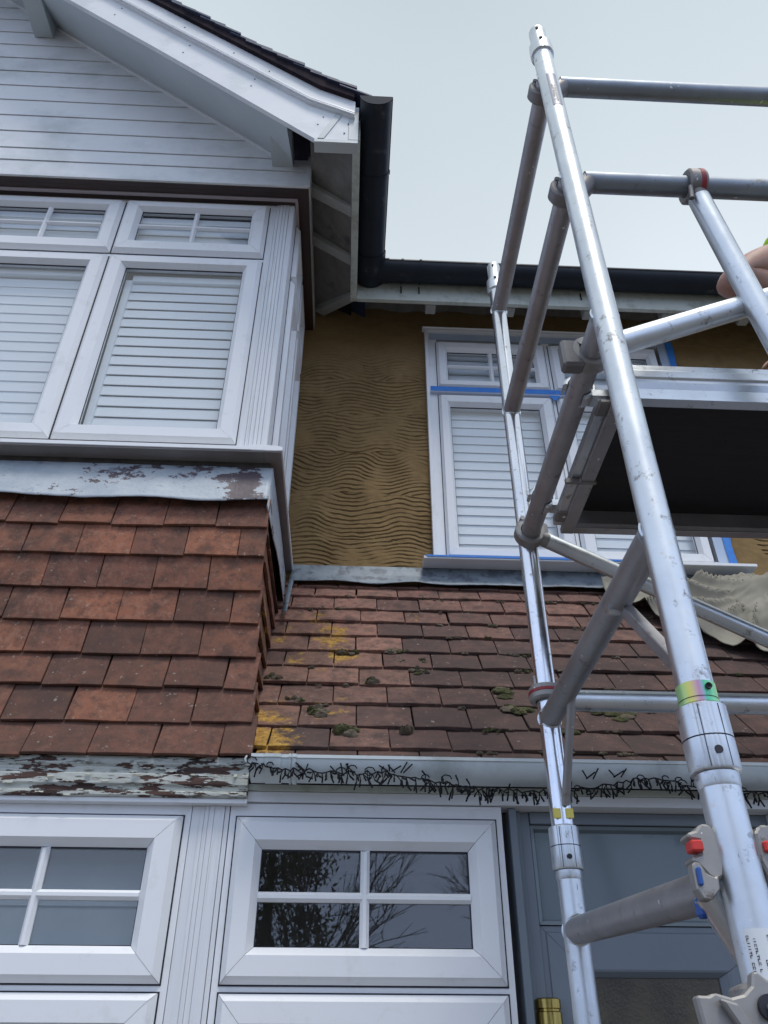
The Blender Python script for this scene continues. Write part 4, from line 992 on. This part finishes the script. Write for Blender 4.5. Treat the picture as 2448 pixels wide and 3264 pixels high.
mb = MB(); mb.lathe((XS, YF), [(RR+.0016, 2.0335), (RR+.0016, 2.0325)], 48); mb.ring((XS+.006, YF-RR-.0012, 2.046), (0, 1, 0), .0045, .003, .001, 14); mb.build('band_marking', 'gasket', fu)
mb = MB()
for dx in (-.016, .012): mb.box((XS+dx-.008, YBk-.032+abs(dx)*.3, 2.088), (XS+dx+.008, YBk-.02, 2.108))
mb.build('yellow_sticker', 'yellow', fu)
# rungs
def rung(z, fr, r=RR, mt='alu_dull', dz=0):
    mb = MB(); mb.tube((XS, YF+.02, z-dz), (XS, YBk-.012, z), r, 36); mb.build('rung', mt, fr, smooth=True)
    mb = MB()
    for y, s in ((YF+.0245, 1), (YBk-.0235, -1)):
        n = 28; vs = []
        for i in range(n):
            t_ = 2*pi*i/n; xx = cos(t_)*(r+.0035); zz = sin(t_)*(r+.0035); dy = (RR**2-min(abs(xx), RR)**2)**.5
            base = (YF+dy) if s > 0 else (YBk-dy)
            for k in range(4):
                q = k*pi/2; vs.append((XS+cos(t_)*(r+.0015+.0028*cos(q)), base+s*(.001+.0028*sin(q)), z+sin(t_)*(r+.0015+.0028*cos(q))-(dz if s > 0 else 0)))
        mb.add(vs, [(i*4+k, i*4+(k+1) % 4, ((i+1) % n)*4+(k+1) % 4, ((i+1) % n)*4+k) for i in range(n) for k in range(4)])
    mb.build('weld', 'alu', fr, smooth=True)
for z in (3.80, 3.325, 2.838, 2.322): rung(z, fu)
for z in (1.868, 1.40, .94, .48): rung(z, fl, RR*1.02, 'alu_dull', .06 if z > 1.8 else 0)
mb = MB(); mb.tube((XS+.012, 1.655, 2.31), (XS+.006, 1.795, 2.118), .0095, 20); mb.build('gusset_strut', 'alu_dull', fu, smooth=True)
mb = MB(); p0, p1 = Vector((XS+.012, 1.245, 2.305)), Vector((XS+.012, 1.045, 2.075)); d = (p1-p0).normalized(); a = Vector((1, 0, 0)); b_ = d.cross(a)
mb.hexa([p+a*(sx*.0105)+b_*(sz*.0105) for p in (p0, p1) for sx, sz in ((-1, -1), (1, -1), (1, 1), (-1, 1))]); mb.build('gusset_strut', 'alu_dull', fu, bevel=.0015)
mb = MB(); mb.tube((XS+.004, 1.245, 2.301), (XS-.022, 1.245, 2.299), .0085, 18); mb.build('rivet', 'alu', fu, smooth=True)

# braces with claw couplers
def brace(a, b_, r, axis, c, red=None, extra=True, mt='alu_dull', clawc='steel', name='brace'):
    Bz = sub_empty(name, T); a, b_ = Vector(a), Vector(b_)
    mb = MB(); mb.tube(a, b_, r, 32); mb.build('tube', mt, Bz, smooth=True)
    c = Vector(c); ax = Vector(axis).normalized()
    mb = MB(); mb.ring(c, ax, .0415, .0275, .036, 28)
    d = (b_-a).normalized(); mb.tube(c+d*.03, a+d*.012, r*.92, 24, r*.98)
    mb.tube(c+ax*.02+d*-.022+Vector((0, 0, .028)), c+ax*-.02+d*-.022+Vector((0, 0, .028)), .007, 12)
    mb.build('claw', clawc, Bz, smooth=True)
    if red:
        mb = MB(); mb.ring(c+ax*.002, ax, .0428, .040, .014, 28); mb.build('colour_band', red, Bz, smooth=True)
    if extra:
        mb = MB(); u = d; q = c+d*.050+Vector((0, 0, .022)); p = Vector(ax)
        mb.hexa([q+u*x_+p*y_+Vector((0, 0, z_)) for z_ in (0, .034) for x_, y_ in ((-.008, -.006), (.008, -.006), (.008-.003*(z_ > 0), .006), (-.008, .006))])
        mb.build('latch', 'blue' if extra == 2 else 'steel', Bz, bevel=.002)
    return Bz
brace((.525, 1.065, 3.835), (3.0, 1.065, 3.835), RR, (0, 1, 0), (XS, 1.068, 3.803), mt='alu_guard')
brace((.525, 1.065, 3.372), (3.0, 1.065, 3.372), RR, (0, 1, 0), (XS, 1.068, 3.328), mt='alu_guard')
# steep diagonal hung from the second guardrail
Bz = sub_empty('brace', T)
mb = MB(); mb.tube((.798, 1.068, 3.325), (.905, 1.12, 2.62), RR, 32); mb.tube((.905, 1.12, 2.62), (1.06, 1.20, 1.6), RR, 32); mb.build('tube', 'alu', Bz, smooth=True)
mb = MB(); mb.ring((.794, 1.065, 3.372), (1, 0, 0), .0415, .0265, .044, 28); mb.tube((.794, 1.066, 3.345), (.799, 1.068, 3.318), .024, 24)
mb.tube((.772, 1.045, 3.34), (.768, 1.05, 3.30), .006, 12); mb.build('claw', 'steel', Bz, smooth=True)
mb = MB(); mb.ring((.803, 1.065, 3.372), (1, 0, 0), .0425, .040, .018, 28); mb.build('colour_band', 'darkred', Bz, smooth=True)
# rising diagonal from the platform rung
Bz = brace((.535, 1.128, 2.872), (2.3, 1.08, 3.62), RR, (0, 1, 0), (XS-.0, 1.135, 2.845), mt='alu', clawc='cast')
mb = MB(); mb.box((XS-.062, 1.118, 2.80), (XS-.018, 1.152, 2.875)); mb.build('claw_jaw', 'steel', Bz, bevel=.006)
# back plane: falling diagonal and horizontal
brace((.52, 1.792, 2.825), (1.9, 1.81, 2.10), .0215, (0, 1, 0), (XS, 1.785, 2.84), mt='alu', clawc='cast')
brace((.52, 1.805, 2.366), (3.0, 1.805, 2.366), RR, (0, 0, 1), (XS-.001, 1.82, 2.385), red='darkred', extra=0, mt='alu', clawc='cast')
# lower claws with red and blue levers near the bottom rung
for sx, X_, lab in ((-1, .4400, 1), (1, .5215, 2)):
    Bz = sub_empty('brace', T); yc = 1.03
    if sx > 0:
        mb = MB(); mb.tube((XS+.05, 1.06, 1.85), (3.0, 1.2, 2.6), RR, 28); mb.build('tube', 'alu', Bz, smooth=True)
    else:
        mb = MB(); mb.tube((XS-.03, 1.055, 1.80), (XS+.5, 1.28, 1.0), RR*.8, 28); mb.build('tube', 'alu', Bz, smooth=True)
    poly = [(-.012, .032), (-.002, .042), (.012, .041), (.021, .03), (.024, -.008), (.016, -.03), (.004, -.036), (-.006, -.03), (-.02, -.014), (-.026, -.012), (-.026, -.004), (-.012, .0), (-.010, .018), (-.024, .02), (-.027, .028)]
    poly = [(a*.8, b__*.85) for a, b__ in poly]
    if sx > 0: poly = [(-a, b__) for a, b__ in poly][::-1]
    mb = MB(); mb.extr([(X_+a, 1.835+b__) for a, b__ in poly], 'y', yc-.02, yc+.012); mb.build('claw', 'cast', Bz, bevel=.003)
    mb = MB(); mb.box((X_-.021 if sx < 0 else X_-.012, yc-.026, 1.837), (X_-.006 if sx < 0 else X_+.012, yc-.004, 1.850)); mb.build('locking_lever', 'red', Bz, bevel=.002)
    if sx < 0:
        mb = MB(); mb.extr([(X_-.024, 1.822), (X_-.019, 1.826), (X_-.013, 1.824), (X_-.008, 1.812), (X_+.002, 1.808), (X_+.006, 1.812), (X_+.004, 1.795), (X_-.008, 1.783), (X_-.018, 1.784), (X_-.024, 1.795)], 'y', yc-.022, yc-.004); mb.build('wedge', 'cast', Bz, bevel=.003)
        mb = MB(); mb.box((X_-.0215, yc-.0265, 1.798), (X_-.0155, yc-.0215, 1.819)); mb.build('wedge_grip', 'blue', Bz, bevel=.002)
        mb = MB(); mb.box((XS-.046, 1.055, 1.772), (XS-.03, 1.07, 1.796)); mb.build('tape_tab', 'blue', Bz, bevel=.004)
# stabiliser clamp at the foot of the frame
C = sub_empty('stabiliser_clamp', T)
poly = [(.372, 1.683), (.386, 1.6825), (.392, 1.6855), (.41, 1.681), (.424, 1.684), (.4345, 1.692), (.4385, 1.705), (.4435, 1.7055), (.452, 1.698), (.475, 1.69), (.51, 1.70), (.545, 1.68), (.555, 1.63), (.53, 1.60), (.40, 1.60), (.376, 1.64)]
mb = MB(); mb.extr(poly, 'y', .962, .978); mb.extr([(a, b_-.004) for a, b_ in ((.392, 1.684), (.41, 1.679), (.43, 1.652), (.428, 1.61), (.414, 1.61), (.412, 1.65))], 'y', .950, .9615)
mb.lathe((XS, YF), [(.028, 1.70), (.043, 1.695), (.043, 1.61), (.028, 1.605)], 40)
mb.build('clamp_body', 'cast', C, bevel=.003)
mb = MB(); mb.tube((.447, .9615, 1.672), (.447, .956, 1.672), .0125, 24); mb.build('washer', 'gasket', C)
mb = MB(); mb.tube((.448, .956, 1.671), (.449, .934, 1.668), .0075, 6); mb.build('bolt', 'alu', C, bevel=.001)
# stickers
def wrap(fr, name, y, r, z0, z1, a0, a1, mt, rows=None, par=None, seed=1):
    mb = MB(); mb.lathe((XS, y), [(r+.0006, z0), (r+.0006, z1)], 24, None, a0, a1); s_ = mb.build(name, mt, par, smooth=True)
    if rows:
        mb = MB(); rs = random.Random(seed)
        for (fa, zz0, zz1, hh) in rows:
            a = lerp(a0, a1, fa); z = zz1
            while z > zz0:
                st = rs.uniform(.0022, .0042); k = rs.random()
                if k > .14:
                    for (e0, e1, q0, q1) in rs.choice((((0, 1, 0, .25), (0, .3, 0, .8)), ((0, 1, .3, .55), (.7, 1, 0, .9)), ((0, .25, 0, .8), (.75, 1, 0, .8), (0, 1, 0, .2)), ((0, 1, .2, .45),))):
                        A0, A1 = a+hh*e0, a+hh*e1; rr = r+.0011
                        mb.add([(XS+rr*cos(t_), y+rr*sin(t_), zz) for t_, zz in ((A0, z-st*q1), (A1, z-st*q1), (A1, z-st*q0), (A0, z-st*q0))], [(0, 1, 2, 3)])
                z -= st
        mb.build('printed_lines', 'ink', par)
wrap(None, 'label_sticker', YF, RR*1.03, 1.676, 1.752, -2.52, -.6, 'sticker', [(.06, 1.70, 1.745, .11), (.2, 1.685, 1.742, .1), (.36, 1.69, 1.72, .12), (.5, 1.70, 1.745, .1), (.66, 1.68, 1.73, .1)], fl, 3)
wrap(None, 'label_sticker', YF, RR, 3.60, 3.76, -2.1, -1.1, mat('grey_sticker', (.42, .42, .46), rough=.4), [(.25, 3.62, 3.70, .16), (.45, 3.615, 3.70, .16)], fu, 5)
# working platform
Pz = sub_empty('platform', T); xa, xb = .508, 3.0; ya, yb = 1.192, 1.688; zb_ = 2.782
mb = MB(); mb.extr([(ya-.004, zb_-.004), (ya+.022, zb_-.004), (ya+.022, zb_), (ya+.004, zb_+.001), (ya+.002, zb_+.03), (ya-.004, zb_+.045), (ya-.004, zb_+.052), (ya-.009, zb_+.056), (ya-.009, zb_+.075), (ya-.002, zb_+.082), (ya-.002, zb_+.098), (ya+.03, zb_+.098), (ya+.03, zb_+.09), (ya+.006, zb_+.085), (ya+.006, zb_+.004)], 'x', xa+.03, xb)
mb.build('side_beam', 'alu', Pz, bevel=.0008)
mb = MB(); mb.extr([(yb+.004, zb_-.004), (yb-.022, zb_-.004), (yb-.022, zb_), (yb-.004, zb_+.001), (yb-.01, zb_+.02), (yb-.008, zb_+.098), (yb+.004, zb_+.098)], 'x', xa+.03, xb)
mb.build('side_beam', 'alu_dull', Pz, bevel=.0008)
mb = MB(); mb.box((xa+.026, ya-.002, zb_-.006), (xa+.058, yb+.003, zb_+.01)); mb.build('end_beam', 'alu_dull', Pz, bevel=.001)
mb = MB(); mb.box((xa+.004, ya+.03, zb_+.004), (xa+.0245, yb-.02, zb_+.03)); mb.build('end_rail', 'alu', Pz, bevel=.001)
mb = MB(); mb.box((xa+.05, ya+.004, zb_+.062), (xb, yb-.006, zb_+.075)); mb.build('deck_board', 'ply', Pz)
for yc in (1.235, 1.63):
    mb = MB(); mb.box((xa-.008, yc-.018, zb_+.028), (xa+.03, yc+.018, zb_+.046)); mb.ring((XS, yc, 2.838), (0, 1, 0), .036, .0275, .034, 24, -2.2, 2.2); mb.build('hook', 'alu', Pz, smooth=True)
    mb = MB(); mb.box((xa+.002, yc-.026, zb_+.0), (xa+.03, yc+.02, zb_+.012)); mb.build('wind_lock', 'steel', Pz, bevel=.003)
mb = MB(); mb.box((xa-.012, 1.47, zb_+.002), (xa+.062, 1.478, zb_-.010)); mb.build('wind_latch', 'steel', Pz)
# far frame of the tower, outside the picture to the right
for y in (YF, YBk):
    mb = MB(); mb.tube((3.05, y, .15), (3.05, y, 3.95), RR, 32); mb.build('standard', 'alu', T, smooth=True)
for z in (3.80, 3.325, 2.838, 2.322, 1.862, 1.4): 
    mb = MB(); mb.tube((3.05, YF, z), (3.05, YBk, z), RR, 32); mb.build('rung', 'alu_dull', T, smooth=True)
for x in (XS, 3.05):
    for y in (YF, YBk):
        mb = MB(); mb.tube((x, y, .0), (x, y, .16), .012, 16); mb.lathe((x, y), [(0.001, .004), (.07, .004), (.07, .012), (.012, .014)], 24); mb.build('foot', 'steel', T)

# ------------------------------------------------------------------ person kneeling on the platform
Pn = thing('person', 'person kneeling on the scaffold deck in a yellow-green shirt with a bare bent elbow', 'person', (1.42, 1.42, 2.88))
def skin_mesh(name, pts, edges, par, mt, root=0, sub=2):
    me = bpy.data.meshes.new(name); o = bpy.data.objects.new(name, me); scene.collection.objects.link(o)
    org = Vector(root_loc(par)); me.from_pydata([Vector(p[:3])-org for p in pts], edges, []); o.parent = par
    bm = bmesh.new(); bm.from_mesh(me); lay = bm.verts.layers.skin.verify(); bm.verts.ensure_lookup_table()
    for i, v in enumerate(bm.verts):
        r = pts[i][3]; v[lay].radius = (r, r) if not isinstance(r, tuple) else r; v[lay].use_root = (i == root)
    bm.to_mesh(me); bm.free(); me.materials.append(M[mt])
    md = o.modifiers.new('skin', 'SKIN'); md.use_smooth_shade = True; md.branch_smoothing = .6
    md = o.modifiers.new('sub', 'SUBSURF'); md.levels = sub; md.render_levels = sub
    return o
pts = [(1.55, 1.42, 3.08, .125),      # 0 pelvis
       (1.48, 1.42, 3.25, .115), (1.43, 1.42, 3.42, .13), (1.39, 1.43, 3.55, .12), (1.37, 1.435, 3.64, .055), (1.35, 1.44, 3.73, .075), (1.34, 1.445, 3.81, .07),   # spine neck head
       (1.31, 1.36, 3.57, .062), (1.16, 1.345, 3.50, .046), (.998, 1.35, 3.40, .068), (1.12, 1.375, 3.395, .052), (1.24, 1.37, 3.46, .034), (1.28, 1.37, 3.47, .03), (1.33, 1.37, 3.485, .03),  # left arm to palm
       (1.37, 1.56, 3.55, .062), (1.50, 1.66, 3.42, .048), (1.50, 1.72, 3.40, .04), (1.40, 1.74, 3.46, .03), (1.36, 1.74, 3.49, .028),   # right arm
       (1.50, 1.35, 3.02, .1), (1.36, 1.33, 2.955, .072), (1.5, 1.31, 2.94, .055), (1.68, 1.31, 2.935, .04), (1.74, 1.31, 2.925, .035),
       (1.50, 1.52, 3.02, .1), (1.38, 1.55, 2.955, .072), (1.52, 1.55, 2.94, .055), (1.70, 1.55, 2.935, .04), (1.76, 1.55, 2.925, .035)]
ed = [(0, 1), (1, 2), (2, 3), (3, 4), (4, 5), (5, 6), (3, 7), (7, 8), (8, 9), (9, 10), (10, 11), (11, 12), (12, 13), (3, 14), (14, 15), (15, 16), (16, 17), (17, 18), (0, 19), (19, 20), (20, 21), (21, 22), (22, 23), (0, 24), (24, 25), (25, 26), (26, 27), (27, 28)]
body = skin_mesh('body', pts, ed, Pn, 'skin')
for (px, py, pz, dx, dy) in ((1.33, 1.37, 3.485, .95, .2), (1.36, 1.74, 3.49, -.8, .35)):
    for k in range(5):
        off = (k-1.5)*.019; L_ = (.07, .082, .078, .064, .05)[k]
        nx_, ny_ = -dy, dx
        if k == 4: s0 = Vector((px-dx*.02, py-dy*.02, pz-.02)); dr = Vector((dx*.5, dy*.5, -.6)).normalized()
        else: s0 = Vector((px+nx_*off*.5, py+ny_*off*.5, pz+off)); dr = Vector((dx, dy, -.05*k)).normalized()
        f = [(*s0, .010), (*(s0+dr*L_*.45), .009), (*(s0+dr*L_*.8+Vector((0, 0, -.010))), .008), (*(s0+dr*L_+Vector((0, 0, -.022))), .007)]
        skin_mesh('finger', f, [(0, 1), (1, 2), (2, 3)], body, 'skin', 0, 1)
sh = [(1.55, 1.42, 3.06, .14), (1.48, 1.42, 3.25, .13), (1.43, 1.42, 3.42, .145), (1.39, 1.43, 3.56, .13), (1.375, 1.435, 3.62, .07), (1.31, 1.36, 3.58, .078), (1.20, 1.348, 3.535, .072), (1.158, 1.345, 3.512, .073), (1.37, 1.56, 3.55, .076), (1.46, 1.63, 3.46, .07)]
skin_mesh('shirt', sh, [(0, 1), (1, 2), (2, 3), (3, 4), (3, 5), (5, 6), (6, 7), (3, 8), (8, 9)], Pn, 'hivis')
tr_ = [(1.56, 1.42, 3.08, .135), (1.50, 1.35, 3.03, .112), (1.36, 1.33, 2.96, .082), (1.5, 1.31, 2.945, .065), (1.66, 1.31, 2.94, .052), (1.50, 1.52, 3.03, .112), (1.38, 1.55, 2.96, .082), (1.52, 1.55, 2.945, .065), (1.68, 1.55, 2.94, .052)]
skin_mesh('trousers', tr_, [(0, 1), (1, 2), (2, 3), (3, 4), (0, 5), (5, 6), (6, 7), (7, 8)], Pn, 'trouser')
skin_mesh('hair', [(1.37, 1.445, 3.80, .07), (1.36, 1.445, 3.85, .066), (1.34, 1.445, 3.865, .05)], [(0, 1), (1, 2)], Pn, 'hair')
for y in (1.31, 1.55): skin_mesh('boot', [(1.70, y, 2.94, .045), (1.78, y, 2.93, .042), (1.84, y, 2.93, .035)], [(0, 1), (1, 2)], Pn, 'boot')

# ------------------------------------------------------------------ trees behind the camera (seen mirrored in the panes)
def leaf_tree(cx, cy, h, rad, seed, label, nleaf=9000):
    rt_ = random.Random(seed); Tt = thing('evergreen_tree', label, 'tree', (cx, cy, 0), 'trees across the road')
    mb = MB(); mb.tube((cx, cy, 0), (cx, cy, h*.8), .22, 12, .05); 
    for k in range(14):
        z = h*(.25+.05*k); a = rt_.uniform(0, 2*pi); l = rad*.8*(1-k/18); mb.tube((cx, cy, z), (cx+cos(a)*l, cy+sin(a)*l, z+l*.3), .06, 8, .015)
    mb.build('trunk', 'bark', Tt)
    mb = MB()
    cl = [(rt_.uniform(0, 2*pi), rt_.uniform(.1, 1)**.6, rt_.uniform(.12, 1)) for _ in range(60)]
    for k in range(nleaf):
        a, rr, hh = rt_.choice(cl); rmax = rad*(1-hh*.75)
        p = Vector((cx+cos(a)*rr*rmax, cy+sin(a)*rr*rmax, hh*h))+Vector((rt_.gauss(0, 1), rt_.gauss(0, 1), rt_.gauss(0, .8)))*rad*.13
        d = Vector((rt_.gauss(0, 1), rt_.gauss(0, 1), rt_.gauss(-.3, 1))).normalized(); e = d.orthogonal().normalized(); s_ = rt_.uniform(.04, .12)
        mb.add([p-e*s_*.35, p+d*s_, p+e*s_*.35, p-d*s_*.6], [(0, 1, 2, 3)])
    mb.build('crown', 'needle', Tt)
leaf_tree(-1.7, -15.5, 9.5, 2.2, 1, 'dark evergreen tree behind the viewer, mirrored in the lower centre window', 12000)
def bare_tree(cx, cy, h, seed, label, lean):
    rb = random.Random(seed); Tt = thing('bare_tree', label, 'tree', (cx, cy, 0), 'trees across the road'); mb = MB(); mt_ = MB()
    def grow(p, d, l, r, n):
        q = p+d*l; (mt_ if n >= 4 else mb).tube(p, q, r*.7, 6 if n < 4 else 10, r*.46)
        if n == 0: return
        for k in range(3 if n > 1 else 4):
            nd = (d+Vector((rb.gauss(0, .42), rb.gauss(0, .42), rb.gauss(.10, .28)))).normalized(); grow(q if k < 2 else p+d*l*.6, nd, l*rb.uniform(.66, .86), r*.62, n-1)
    grow(Vector((cx, cy, 0)), Vector((lean, 0, 1)).normalized(), h*.26, .16, 6)
    mt_.build('trunk', 'bark', Tt); mb.build('branches', 'bark', Tt)
bare_tree(-1.0, -13.5, 8, 5, 'bare leafless tree behind the viewer, mirrored at the middle of the lower window', .1)
bare_tree(4.5, -19, 10, 8, 'bare leafless tree behind the viewer, mirrored in the grey door', -.1)
